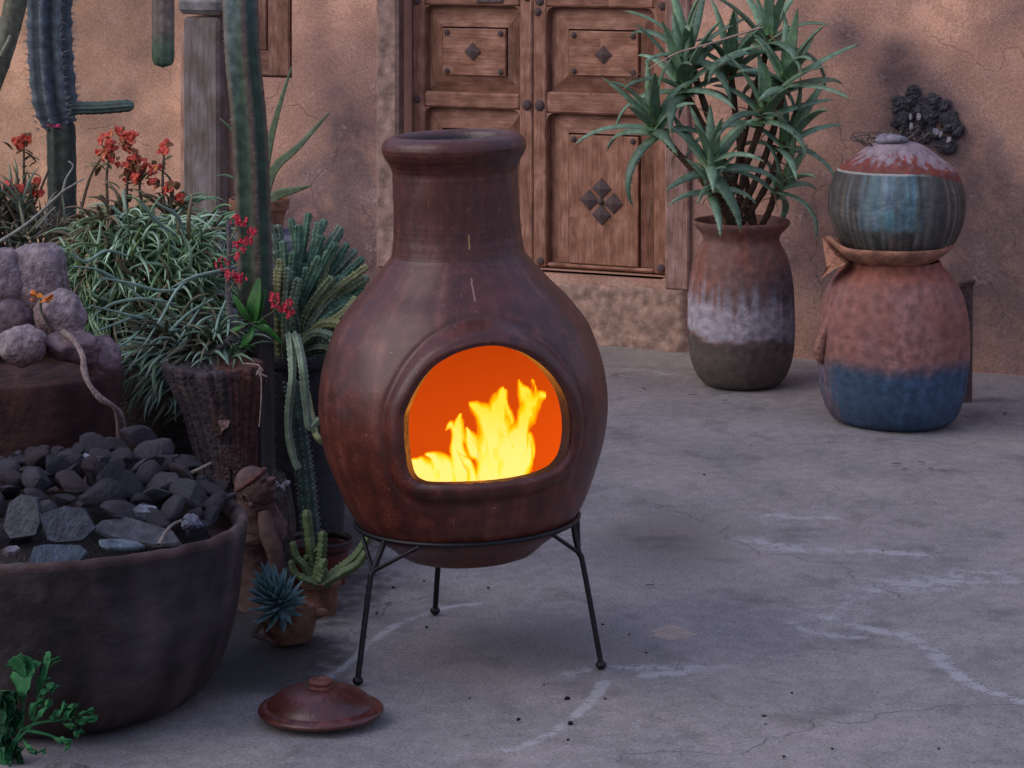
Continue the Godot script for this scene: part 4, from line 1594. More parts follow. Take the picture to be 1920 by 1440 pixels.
	lathe(mb, v2([0, 210, 22, 211, 29, 215, 29, 220, 24, 224, 14, 226, 0, 225], s), 40, 4, Vector3(-0.02, 0, 0.02), nocall, func(a: float, r: float, y: float) -> Vector2: return Vector2(r * (1.0 + 0.12 * sin(a * 2.0) + 0.05 * sin(a * 5.0)), y + 0.004 * sin(a * 2.0 + 1.0)))
	part("cap", mb.mesh(), mat(Color(0.24, 0.23, 0.26), 0.8, 6.0, 0.3), pot)
	# tangle of dry stems behind the cap
	var tuft := thing("dry_tuft", "tangle of dry brown-grey stems lying on top of the painted pot", "dry plant", pot.position + Vector3(-0.03, 0.345, -0.02))
	mb = MB.new()
	for k in 70:
		var q := Vector3(rf(-0.07, 0.10), rf(-0.03, 0.02), rf(-0.03, 0.03))
		tube(mb, spline(PackedVector3Array([q, q + Vector3(rf(-0.04, 0.04), rf(0.0, 0.04), rf(-0.02, 0.02)), q + Vector3(rf(-0.06, 0.06), rf(-0.01, 0.035), rf(-0.03, 0.03))]), 7), func(f: float) -> float: return 0.0032 * (1.0 - 0.7 * f), 5)
	stuff(part("dry_stems", mb.mesh(), mat(Color(0.12, 0.095, 0.09), 0.95, 8.0, 0.2), tuft))
	# broken shard that sticks out behind the jar
	var sh := thing("broken_pipe", "small broken clay pipe end leaning behind the blue-bottomed jar", "shard", at(1806, 600, 8.5))
	sh.position.y = 0.0
	mb = MB.new()
	lathe(mb, PackedVector2Array([Vector2(0.030, 0.0), Vector2(0.032, 0.18), Vector2(0.033, 0.35), Vector2(0.040, 0.37), Vector2(0.040, 0.385), Vector2(0.030, 0.386), Vector2(0.026, 0.36), Vector2(0.0, 0.34)]), 28, 4, Vector3.ZERO, nocall, func(a: float, r: float, y: float) -> Vector2: return Vector2(r * (1.0 + 0.06 * sin(a * 3.0)), y + 0.012 * sin(a + 0.8) * (1.0 if y > 0.3 else 0.0)))
	part("pipe", mb.mesh(), mat(Color(0.11, 0.068, 0.062), 0.9, 4.0, 0.4), sh)

# ================================================================ left: bowl of stones
const BOWL := Vector3(-0.926, 0, -5.277)

func build_bowl() -> void:
	var s := 0.001077
	var nz := pot_noise(1.0, 81)
	var o := thing("clay_bowl", "huge dark clay bowl in the left foreground, heaped with stones", "bowl", BOWL)
	var mb := MB.new()
	lathe(mb, v2([0, 0, 190, 0, 245, 5, 285, 30, 318, 80, 340, 150, 352, 225, 359, 290, 363, 325, 362, 336, 354, 341, 343, 336, 335, 318, 330, 280, 0, 270], s), 120, 6, Vector3.ZERO, func(a: float, y: float, f: float) -> Color:
		var g := 0.85 + 0.9 * nz.get_noise_3d(sin(a) * 2.5, y * 3.0, cos(a) * 2.5) + 0.35 * nz.get_noise_3d(sin(a) * 12.0, y * 14.0, cos(a) * 12.0)
		var c := Color(g, g, g)
		if f > 0.575:
			c = Color(2.3 * g, 1.7 * g, 1.55 * g)
		elif y < 0.12:
			c = c * Color(1.15, 0.95, 0.85)
		return c, func(a: float, r: float, y: float) -> Vector2:
		var k := smoothstep(0.25, 0.36, y)
		return Vector2(r * (1.0 + 0.006 * sin(a * 2.0) + 0.006 * nz.get_noise_2d(a * 6.0, y * 4.0)), y + k * (0.004 * sin(a * 3.0) + 0.004 * nz.get_noise_2d(a * 20.0, 1.0))))
	part("bowl_body", mb.mesh(), mat(Color(0.047, 0.038, 0.037), 0.8, 2.0, 0.3), o)
	mb = MB.new()
	lathe(mb, v2([340, 285, 260, 330, 150, 375, 60, 395, 0, 398], s), 48, 6, Vector3(0, 0, 0), nocall, func(a: float, r: float, y: float) -> Vector2: return Vector2(r, y - 0.05 - 0.055 * cos(a) * r / 0.36))
	var soil := part("soil", mb.mesh(), mat(Color(0.03, 0.027, 0.027), 0.95, 5.0, 0.8), o)
	soil.position.y = 0.0

func pile_y(x: float, z: float) -> float:       # height of the heap over the bowl's own centre
	var r := sqrt(x * x + z * z) / 0.36
	return 0.345 + 0.085 * (1.0 - r * r) - 0.075 * z / 0.36 + 0.02 * maxf(0.0, x) / 0.36

func build_stones() -> void:
	var kinds := []
	for k in 9:
		kinds.append(stone_mesh(Vector3(1, rf(0.32, 0.75), rf(0.6, 1.0)), 8, 28, 0.03, 0.40))
	var mats := [mat(Color(0.092, 0.085, 0.108), 0.85, 5.0, 0.5), mat(Color(0.066, 0.067, 0.086), 0.85, 5.0, 0.5), mat(Color(0.10, 0.078, 0.088), 0.88, 5.0, 0.5), mat(Color(0.125, 0.122, 0.145), 0.85, 5.0, 0.5)]
	var tones := ["lilac-grey", "dark slate-grey", "brownish", "pale grey"]
	var where := []
	var tries := 0
	while where.size() < 95 and tries < 6000:
		tries += 1
		var a := rf(0, TAU)
		var r := 0.325 * sqrt(rf(0, 1))
		var big := rf(0.026, 0.058) * (0.75 if where.size() > 40 else 1.0)
		var p := Vector2(sin(a) * r, cos(a) * r)
		if p.y > 0.12 and p.x > -0.2:      # slates lie at the front
			continue
		var ok := true
		for q: Array in where:
			if p.distance_to(q[0]) < (big + q[1]) * 0.72:
				ok = false
				break
		if ok:
			where.append([p, big])
	var n := 0
	for q: Array in where:
		var p: Vector2 = q[0]
		if BOWL.x + p.x < -1.13:
			continue
		var o := MeshInstance3D.new()
		o.name = "stone"
		o.mesh = kinds[n % 9]
		var tone := rng.randi_range(0, 3)
		o.material_override = mats[tone]
		add_child(o, true)
		tag(o, tones[tone] + " rough stone heaped with others in the big dark bowl", "stone", "stones heaped in the bowl")
		o.position = BOWL + Vector3(p.x, pile_y(p.x, p.y) + q[1] * 0.12, p.y)
		o.rotation = Vector3(rf(-0.7, 0.9), rf(0, TAU), rf(-0.7, 0.7))
		o.scale = Vector3.ONE * q[1]
		n += 1
	# second layer on the crest
	var crest := ["leftmost", "second", "third", "fourth", "fifth", "sixth", "seventh", "eighth", "ninth", "tenth", "eleventh"]
	var xs := [25, 70, 120, 165, 185, 210, 240, 260, 300, 320, 350]
	for e: Array in [[165, 850, 5.55, 0.045], [210, 835, 5.6, 0.04], [260, 815, 5.66, 0.048], [300, 828, 5.62, 0.032], [320, 860, 5.5, 0.042], [240, 870, 5.46, 0.042], [185, 885, 5.42, 0.045], [120, 880, 5.45, 0.05], [70, 888, 5.45, 0.045], [25, 900, 5.4, 0.05], [370, 900, 5.42, 0.035], [290, 905, 5.40, 0.035], [410, 905, 5.42, 0.022], [350, 855, 5.55, 0.03], [305, 935, 5.32, 0.038], [250, 915, 5.36, 0.032], [395, 938, 5.30, 0.034], [50, 950, 5.3, 0.05], [20, 1000, 5.15, 0.045], [425, 925, 5.38, 0.024]]:
		var o := MeshInstance3D.new()
		o.name = "stone"
		o.mesh = kinds[n % 9]
		var tone := rng.randi_range(0, 3)
		o.material_override = mats[tone]
		add_child(o, true)
		var place := xs.find(e[0])
		tag(o, tones[tone] + " rough stone heaped with others in the big dark bowl" if place < 0 else "%s stone, %s from left on the crest of the bowl's heap" % [tones[tone], crest[place]] if place > 0 else "%s stone on the crest of the bowl's heap, leftmost along it" % tones[tone], "stone", "stones heaped in the bowl")
		o.position = at(e[0], e[1] + 8.0, e[2])
		o.rotation = Vector3(rf(-0.6, 0.6), rf(0, TAU), rf(-0.6, 0.6))
		o.scale = Vector3.ONE * e[3]
		n += 1
	# slates with labels of their own: photo place, distance, half width, half length, thickness, turn, colour
	var slates := [
		["thin pale blue-grey slate shard with a pointed end at the bowl rim", 225, 1022, 5.02, 0.052, 0.020, 0.008, Vector3(0.30, 0.1, -0.10), Color(0.085, 0.118, 0.14)],
		["pale rounded grey stone chip lying alone on dark soil in the bowl", 272, 962, 5.17, 0.026, 0.018, 0.022, Vector3(0.4, 0.0, 0.0), Color(0.105, 0.12, 0.15)],
		["large flat dark slate leaning in the middle of the bowl", 250, 1000, 5.10, 0.105, 0.04, 0.012, Vector3(0.35, -0.35, -0.15), Color(0.05, 0.052, 0.06)],
		["wide blue-grey slate standing upright behind the bowl rim", 125, 985, 5.06, 0.062, 0.046, 0.014, Vector3(1.15, 0.1, 0.05), Color(0.036, 0.046, 0.06)],
		["blue-grey slate overhanging the front rim of the bowl", 105, 1045, 4.935, 0.068, 0.034, 0.012, Vector3(0.85, 0.05, 0.03), Color(0.036, 0.056, 0.078)],
		["dark slate standing at the left of the heap in the bowl", 45, 975, 5.12, 0.05, 0.055, 0.016, Vector3(1.2, -0.2, 0.1), Color(0.034, 0.042, 0.054)],
		["small lilac stone chip by the left rim of the bowl", 22, 1034, 4.95, 0.02, 0.012, 0.014, Vector3(0.5, 0.3, 0.0), Color(0.13, 0.11, 0.13)],
		["small white chip on the stone at the top of the heap", 162, 858, 5.46, 0.012, 0.010, 0.006, Vector3(1.0, 0.3, 0.5), Color(0.17, 0.19, 0.235)],
	]
	for e: Array in slates:
		var o := MeshInstance3D.new()
		o.name = "slate"
		o.mesh = shard_mesh(e[4], e[5], e[6], 7 if e[4] > 0.03 else 6)
		o.material_override = mat(e[8], 0.6, 4.0, 0.25)
		add_child(o, true)
		tag(o, e[0], "slate")
		o.position = at(e[1], e[2], e[3])
		o.rotation = e[7]
	var crust := thing("quartz_lump", "glinting crumpled blue-white quartz lump near the right rim of the bowl", "stone", at(368, 978, 5.14))
	for k in 6:
		var q := part("crystal", stone_mesh(Vector3(rf(0.010, 0.018), rf(0.008, 0.013), 0.012), 10, 14, 0.12, 0.5), mat(Color(0.13, 0.15, 0.20), 0.35, 8.0, 0.3), crust)
		q.position = Vector3(rf(-0.016, 0.016), rf(-0.008, 0.006), rf(-0.01, 0.01))
	for e: Array in [["pale dry twig sticking up from the bowl at its right", [345, 893, 5.42, 372, 880, 5.42, 396, 868, 5.44]], ["thin curved stem bending out of the bowl beside the quartz", [298, 1022, 4.98, 308, 1002, 5.02, 322, 985, 5.08, 340, 976, 5.12]]]:
		var p := PackedVector3Array()
		for k in range(0, e[1].size(), 3):
			p.append(at(e[1][k], e[1][k + 1], e[1][k + 2]))
		var mb := MB.new()
		tube(mb, spline(p, 14), func(f: float) -> float: return 0.0042 - 0.0015 * f, 7)
		var o := part("twig", mb.mesh(), mat(Color(0.22, 0.19, 0.16), 0.9, 8.0, 0.4), self)
		tag(o, e[0], "twig")

func build_trough() -> void:
	var c := Vector3((30.0 - 960.0) * 6.05 / F, 0, -6.05)
	var s := 0.001235
	var nz := pot_noise(1.0, 91)
	var o := thing("terracotta_planter", "large terracotta planter in shade behind the bowl, piled with rounded stones", "planter", c)
	var mb := MB.new()
	lathe(mb, v2([0, 0, 150, 0, 160, 60, 172, 180, 186, 300, 196, 380, 199, 420, 196, 432, 186, 431, 182, 410, 0, 405], s), 80, 5, Vector3.ZERO, func(a: float, y: float, _f: float) -> Color:
		var g := 0.8 + 0.8 * nz.get_noise_3d(sin(a) * 2.0, y * 4.0, cos(a) * 2.0)
		return Color(g, g, g))
	part("planter_body", mb.mesh(), mat(Color(0.066, 0.029, 0.023), 0.85, 2.5, 0.3), o)
	var rock := mat(Color(0.28, 0.228, 0.235), 0.9, 7.0, 0.35)
	var red := mat(Color(0.20, 0.145, 0.155), 0.9, 4.0, 0.15)
	for e: Array in [["block-shaped lilac stone standing upright, topmost in the terracotta planter", 72, 522, 6.12, 0.064, 0.078, 0.055, 0.0, 0.42],
		["lilac stone cut by the left edge of the photo, on the terracotta planter", -12, 528, 6.10, 0.062, 0.075, 0.055, 0.1, 0.35],
		["round lilac boulder below the orange flower on the terracotta planter", 112, 590, 5.98, 0.066, 0.058, 0.06, -0.5, 0.8],
		["pointed lilac stone at the front left of the terracotta planter", 40, 648, 5.90, 0.058, 0.052, 0.055, 0.4, 0.9],
		["dark flat reddish stone under the boulder on the terracotta planter", 140, 648, 5.95, 0.075, 0.04, 0.06, -0.15, 0.8],
		["dull grey stone wedged low at the right of the terracotta planter", 185, 668, 6.0, 0.055, 0.05, 0.05, -0.6, 0.9],
		["brown stone in shadow between the lilac boulders of the planter", 20, 598, 6.08, 0.06, 0.06, 0.05, 0.3, 0.8]]:
		var q := MeshInstance3D.new()
		q.name = "boulder"
		var pw: float = e[8]
		var nb := pot_noise(1.2, int(e[1]) + 300)
		var bm := MB.new()
		var cuts := []
		for k in 9:
			cuts.append([Vector3(rf(-1, 1), rf(-0.7, 1), rf(-0.3, 1)).normalized(), rf(0.72, 0.95)])
		ball(bm, Vector3.ZERO, 56, 36, func(d: Vector3) -> Vector3:
			var m := pow(pow(absf(d.x), 2.0 / pw) + pow(absf(d.y), 2.0 / pw) + pow(absf(d.z), 2.0 / pw), -pw / 2.0) if pw < 0.7 else 1.0 - 0.12 * d.y * d.x
			for k in cuts:
				var w := d.dot(k[0])
				if w > 0.1 and pw > 0.7:
					var lim: float = k[1] / w
					m = lerpf(minf(m, lim), m, 0.25) if lim < m else m
			return d * m * (1.0 + 0.14 * nb.get_noise_3dv(d * 0.7) + 0.03 * nb.get_noise_3dv(d * 4.0) - 0.05 * smoothstep(0.05, 0.0, absf(nb.get_noise_3dv(d * 1.6 + Vector3(5, 5, 5))))) * Vector3(e[4], e[5], e[6]),
			func(d: Vector3) -> Color:
				var g := 1.0 + 0.7 * nb.get_noise_3dv(d * 2.0)
				return Color(g, g, g).lerp(Color(0.62, 0.45, 0.42), clampf(0.3 - d.y + nb.get_noise_3dv(d * 3.0), 0, 0.8)))
		q.mesh = bm.mesh()
		q.material_override = red if e[0].begins_with("dark") or e[0].begins_with("brown") or e[0].begins_with("dull") else rock
		add_child(q, true)
		tag(q, e[0], "stone")
		q.position = at(e[1], e[2], e[3])
		q.rotation = Vector3(0, rf(-0.3, 0.3), e[7])
	# orange blossom between two stones
	var fl := thing("orange_flower", "small bright orange blossom between the lilac stones of the planter", "flower", at(78, 560, 5.93))
	for k in 13:
		var az := k * 2.4
		mb = MB.new()
		blade(mb, bow(Vector3(rf(-0.022, 0.022), rf(-0.012, 0.010), rf(-0.006, 0.01)), az, rf(0.2, 1.2), rf(0.014, 0.022), 0.6, 5), Vector3(cos(az), 0, -sin(az)), func(f: float) -> float: return 0.016 * sin(PI * clampf(f * 0.9 + 0.08, 0, 1)) + 0.0006, 0.002, 0.3, func(f: float, _x: float) -> Color: return Color(1, 1, 1).lerp(Color(1.0, 2.4, 1.5), (1.0 - f) * rf(0, 1)), 0.0, 6)
		part("petal", mb.mesh(), leaf_mat(Color(0.70, 0.16, 0.025), 0.6, 0.4), fl)
	mb = MB.new()
	tube(mb, spline(PackedVector3Array([Vector3(-0.002, 0, 0), Vector3(0.0, -0.03, 0), Vector3(0.02, -0.075, -0.01)]), 8), func(_f: float) -> float: return 0.003, 6)
	part("stem", mb.mesh(), leaf_mat(Color(0.10, 0.09, 0.05)), fl)
	# bare root that hangs over the rim
	var rt := PackedVector3Array()
	for e: Array in [[118, 622, 5.93], [140, 640, 5.88], [155, 668, 5.83], [158, 695, 5.80], [168, 722, 5.78], [190, 748, 5.78], [215, 764, 5.80], [226, 790, 5.86], [224, 830, 5.95]]:
		rt.append(at(e[0], e[1], e[2]))
	mb = MB.new()
	tube(mb, spline(rt, 48), func(f: float) -> float: return lerpf(0.0072, 0.006, f) + 0.003 * smoothstep(0.7, 0.8, f), 10, nocall, func(f: float, a: float, _i: int) -> float: return 1.0 + 0.10 * sin(a * 2.0 + f * 30.0) + 0.14 * sin(f * 23.0))
	tag(part("root", mb.mesh(), mat(Color(0.25, 0.19, 0.17), 0.9, 6.0, 0.6), self), "bare pale root hanging over the terracotta planter's right side", "root")
	# a branching bare twig that leans in from the left
	var tw := thing("bare_twig", "thin pale forked twig leaning over the red flowers at the far left", "twig", at(0, 452, 6.3))
	for e: Array in [[[-40, 470, 0, 452, 50, 420, 95, 380, 118, 358], 0.005, 0.0034], [[118, 358, 124, 335, 137, 312, 128, 302], 0.0032, 0.002], [[118, 358, 135, 348, 158, 334], 0.0032, 0.002], [[68, 428, 90, 402, 104, 388], 0.003, 0.0015]]:
		var p := PackedVector3Array()
		for k in range(0, e[0].size(), 2):
			p.append(at(e[0][k], e[0][k + 1], 6.3) - tw.position)
		mb = MB.new()
		var r0: float = e[1]
		var r1: float = e[2]
		tube(mb, spline(p, 16), func(f: float) -> float: return lerpf(r0, r1, f), 7)
		part("twig", mb.mesh(), mat(Color(0.30, 0.30, 0.25), 0.8, 8.0, 0.2), tw)

func build_stump() -> void:
	var c := Vector3((405.0 - 960.0) * 6.12 / F, 0, -6.12)
	var o := thing("tree_stump", "old flaring tree stump with peeling bark standing behind the bowl", "stump", c)
	var nz := pot_noise(1.0, 101)
	var mb := MB.new()
	var s := 6.12 / F
	lathe(mb, v2([72, 0, 62, 60, 52, 130, 46, 190, 48, 250, 58, 320, 74, 375, 82, 405, 80, 424, 60, 420, 0, 400], s), 110, 9, Vector3.ZERO, func(a: float, y: float, _f: float) -> Color:
		var st := nz.get_noise_3d(sin(a) * 9.0, y * 2.2, cos(a) * 9.0)
		var side := wrapf(a, -PI, PI)
		var g := 0.85 + 1.0 * st
		return Color(g, g, g).lerp(Color(1.55 * g, 0.85 * g, 0.62 * g), clampf(smoothstep(0.25, 0.7, side + 0.5 * st) + 0.3 * st, 0.0, 1.0)), func(a: float, r: float, y: float) -> Vector2:
		var st := nz.get_noise_3d(sin(a) * 6.0, y * 2.0, cos(a) * 6.0)
		var fine := nz.get_noise_3d(sin(a) * 22.0, y * 8.0, cos(a) * 22.0)
		return Vector2(r * (1.0 + 0.05 * sin(a * 3.0 + 1.0) + 0.16 * st + 0.06 * fine), y))
	for k in mb.v.size():          # the stump leans out to the left as it widens
		var q := mb.v[k]
		var up := q.y / (450.0 * s)
		mb.v[k] = Vector3(q.x * 1.12 + 0.012, q.y, q.z) + Vector3(0.03 - 0.055 * up * up, 0.018 * nz.get_noise_2d(q.x * 22.0, q.z * 22.0) * smoothstep(0.9, 1.0, up), 0)
	part("trunk", mb.mesh(), mat(Color(0.085, 0.068, 0.068), 0.92, 3.0, 0.9), o)
	var bk := mat(Color(0.105, 0.062, 0.052), 0.9, 5.0, 0.8)
	for k in 20:
		var a := rf(0.15, 1.25)
		var y := rf(0.22, 0.48)
		var q := part("bark_flake", shard_mesh(rf(0.010, 0.02), rf(0.02, 0.042), 0.007, 7), bk, o, "pale peeling bark flake" if k == 0 else "")
		if k == 0:
			a = 0.35
			y = 0.42
			q.material_override = mat(Color(0.33, 0.20, 0.165), 0.85, 5.0, 0.5)
		var r := 0.060 + 0.035 * smoothstep(0.34, 0.52, y) + 0.008
		q.position = Vector3(r * sin(a) + 0.03 - 0.055 * pow(y / (450.0 * s), 2), y, r * cos(a))
		q.rotation = Vector3(PI / 2 + rf(-0.2, 0.1), a + rf(-0.2, 0.2), rf(-0.2, 0.2))
		q.rotation_order = EULER_ORDER_YXZ
	mb = MB.new()
	tube(mb, spline(PackedVector3Array([at(455, 682, 6.0) - c, at(478, 683, 5.99) - c, at(488, 692, 5.98) - c, at(490, 740, 5.98) - c, at(486, 800, 5.99) - c]), 20), func(_f: float) -> float: return 0.0016, 5)
	for k in 6:
		var p := at(489, 690, 5.98) - c
		tube(mb, PackedVector3Array([p, p + Vector3(rf(-0.008, 0.012), rf(-0.012, 0.004), 0.002), p + Vector3(rf(-0.012, 0.014), rf(-0.02, -0.005), 0.0)]), func(_f: float) -> float: return 0.002, 4)
	part("dead_tendril", mb.mesh(), mat(Color(0.36, 0.28, 0.25), 0.9, 8.0, 0.1), o)

# ================================================================ left: plants
# ribbed stem; ribs pale along their edges with small knobs
func rib_stem(pts: PackedVector3Array, r0: float, ribs: int, depth: float, knobs: float, knob: float, tone: Callable, taper := 0.12, foot := 1.0) -> ArrayMesh:
	var mb := MB.new()
	var ln := 0.0
	for k in pts.size() - 1:
		ln += pts[k].distance_to(pts[k + 1])
	var cap := minf(0.3, r0 * 1.3 / ln)
	tube(mb, pts, func(f: float) -> float:
		var r := r0 * lerpf(foot, 1.0, smoothstep(0.0, 0.35, f)) * (1.0 - taper * f)
		if f > 1.0 - cap:
			r *= sqrt(maxf(0.0, 1.0 - pow((f - 1.0 + cap) / cap, 2)))
		return maxf(r, 0.0001), ribs * 4, tone,
		func(f: float, a: float, _i: int) -> float:
			var c := 0.5 + 0.5 * cos(ribs * a)
			return 1.0 - depth * (1.0 - pow(c, 0.8)) + knob * c * c * maxf(0.0, sin(f * ln * knobs * TAU)))
	return mb.mesh()

# little hairs along the ribs, one mesh
func spine_mesh(pts: PackedVector3Array, r0: float, ribs: int, every: float, length: float, count: int) -> ArrayMesh:
	var mb := MB.new()
	var n := pts.size()
	var s := Vector3.RIGHT
	var go := 0.0
	for i in range(1, n):
		go += pts[i].distance_to(pts[i - 1])
		if go < every:
			continue
		go = 0.0
		var t := (pts[i] - pts[i - 1]).normalized()
		s = t.cross(Vector3(0, 0, 1)).normalized()
		var u := t.cross(s)
		for k in ribs:
			var a := TAU * k / ribs
			var d := s * cos(a) + u * sin(a)
			if d.z < -0.35:
				continue
			for e in count:
				var w := (d + Vector3(rf(-0.7, 0.7), rf(-0.5, 0.7), rf(-0.7, 0.7))).normalized()
				var p := pts[i] + d * r0 * 0.97
				var q := w.cross(Vector3(0, 0, 1)).normalized() * 0.0006
				mb.tri(p - q, p + w * length * rf(0.6, 1.1), p + q)
	return mb.mesh()

func pts_at(list: Array, d: float, origin: Vector3, count: int) -> PackedVector3Array:
	var p := PackedVector3Array()
	for k in range(0, list.size(), 2):
		p.append(at(list[k], list[k + 1], d) - origin)
	return spline(p, count)

func build_tall_cacti() -> void:
	var nz := pot_noise(4.0, 111)
	# the tall four-ribbed cactus in the middle of the bed
	var c := Vector3((478.0 - 960.0) * 6.36 / F, 0, -6.36)
	var o := thing("tall_cactus", "tall dark green ribbed cactus with pale blue upper edge, rising past the timber post", "cactus", c)
	var p := pts_at([482, 1010, 478, 640, 475, 480, 466, 250, 452, 90, 446, -90, 445, -160], 6.36, c, 110)
	var tone := func(f: float, a: float) -> Color:
		var r := 0.5 + 0.5 * cos(5 * a)
		var g := 0.8 + 0.5 * nz.get_noise_2d(f * 8.0, a)
		var col := Color(0.042, 0.084, 0.050) * g
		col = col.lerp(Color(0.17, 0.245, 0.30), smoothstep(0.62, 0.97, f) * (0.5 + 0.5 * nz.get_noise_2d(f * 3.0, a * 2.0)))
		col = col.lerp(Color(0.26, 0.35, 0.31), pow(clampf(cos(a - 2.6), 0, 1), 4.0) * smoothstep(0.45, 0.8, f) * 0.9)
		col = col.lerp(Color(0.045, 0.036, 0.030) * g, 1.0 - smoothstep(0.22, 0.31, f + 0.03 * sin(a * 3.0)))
		if r > 0.93 and f > 0.27:
			col = col.lerp(Color(0.20, 0.13, 0.10), 0.75)
		return Color(col.r / 0.2, col.g / 0.2, col.b / 0.2)
	part("trunk", rib_stem(p, 0.046, 5, 0.42, 28.0, 0.03, tone, 0.0), leaf_mat(Color(0.2, 0.2, 0.2), 0.5, 0.0), o)
	stuff(part("spines", spine_mesh(p, 0.046, 5, 0.012, 0.010, 2), leaf_mat(Color(0.40, 0.33, 0.27), 0.7, 0.0), o))
	# the blue-grey branching cactus at the left, with one level arm and one arm drooping from above
	c = Vector3((112.0 - 960.0) * 7.2 / F, 0, -7.2)
	o = thing("branching_cactus", "blue-grey hairy columnar cactus with a level green arm and a drooping arm", "cactus", c)
	p = pts_at([114, 236, 104, 200, 94, 100, 92, 0, 92, -180], 7.2, c, 60)
	var blue := func(f: float, a: float) -> Color:
		var g := 0.85 + 0.5 * nz.get_noise_2d(f * 8.0, a)
		var r := 0.5 + 0.5 * cos(7 * a)
		return Color(0.6, 0.6, 0.6) * g + Color(0.8, 0.8, 0.8) * pow(r, 3.0)
	part("trunk", rib_stem(p, 0.062, 7, 0.44, 18.0, 0.08, blue, 0.02, 0.72), leaf_mat(Color(0.10, 0.13, 0.15), 0.6, 0.0), o)
	stuff(part("spines", spine_mesh(p, 0.060, 7, 0.013, 0.028, 7), leaf_mat(Color(0.30, 0.28, 0.28), 0.8, 0.2), o))
	var low := pts_at([112, 1000, 114, 620, 116, 460, 116, 330, 114, 225], 7.2, c, 50)
	part("lower_trunk", rib_stem(low, 0.040, 6, 0.25, 10.0, 0.04, func(f: float, a: float) -> Color: return Color.WHITE * (0.7 + 0.5 * pow(0.5 + 0.5 * cos(6 * a), 3.0) + 0.4 * nz.get_noise_2d(f * 9.0, a)), 0.0), leaf_mat(Color(0.055, 0.068, 0.052), 0.7, 0.0), o)
	var arm := leaf_mat(Color(0.115, 0.165, 0.125), 0.55, 0.0)
	var soft := func(f: float, a: float) -> Color:
		var g := 0.85 + 0.25 * cos(8 * a)
		return Color(g, g, g)
	part("arm", rib_stem(pts_at([112, 206, 140, 203, 190, 202, 252, 197], 7.2, c, 60), 0.0185, 8, 0.22, 60.0, 0.10, soft, 0.10), arm, o)
	var dro := func(f: float, a: float) -> Color:
		var g := 0.85 + 0.15 * cos(8 * a)
		return Color(g * 2.1, g * 1.18, g * 1.25).lerp(Color(g * 0.85, g, g * 0.8), smoothstep(0.86, 0.93, f))
	part("arm", rib_stem(pts_at([92, -160, 160, -260, 270, -250, 306, -160, 306, 0, 306, 127], 7.2, c, 70), 0.031, 8, 0.10, 20.0, 0.03, dro, 0.0), arm, o)
	var fl := MB.new()
	for k in 9:
		var az := k * 2.4
		blade(fl, bow(at(105 + rf(-9, 9), 238, 7.12) - c, az, rf(0.0, 1.0), 0.022, 1.0, 5), Vector3(cos(az), 0, -sin(az)), func(f: float) -> float: return 0.016 * sin(PI * clampf(f * 0.9 + 0.1, 0, 1)) + 0.0008, 0.002, 0.2, nocall, 0.0, 6)
	part("flower", fl.mesh(), leaf_mat(Color(0.52, 0.05, 0.13), 0.5, 0.4), o)
	# olive stem that crosses the upper left corner
	c = Vector3(-1.36, 0, -6.9)
	o = thing("leaning_stem", "olive green bare stem leaning out of the upper left corner", "cactus", c)
	p = pts_at([-120, 900, -90, 500, -40, 230, 0, 110, 28, 10, 40, -90], 6.9, c, 60)
	part("stem", rib_stem(p, 0.030, 4, 0.2, 10.0, 0.03, func(f: float, a: float) -> Color: return Color.WHITE * (0.8 + 0.6 * nz.get_noise_2d(f * 12.0, a * 2.0)), 0.0), leaf_mat(Color(0.16, 0.165, 0.11), 0.7, 0.0), o)
	p = pts_at([2, 105, 16, 78, 20, 65], 6.87, c, 8)
	part("shoot", rib_stem(p, 0.008, 4, 0.2, 30.0, 0.03, func(_f: float, _a: float) -> Color: return Color.WHITE, 0.3), leaf_mat(Color(0.22, 0.22, 0.15), 0.7, 0.0), o)

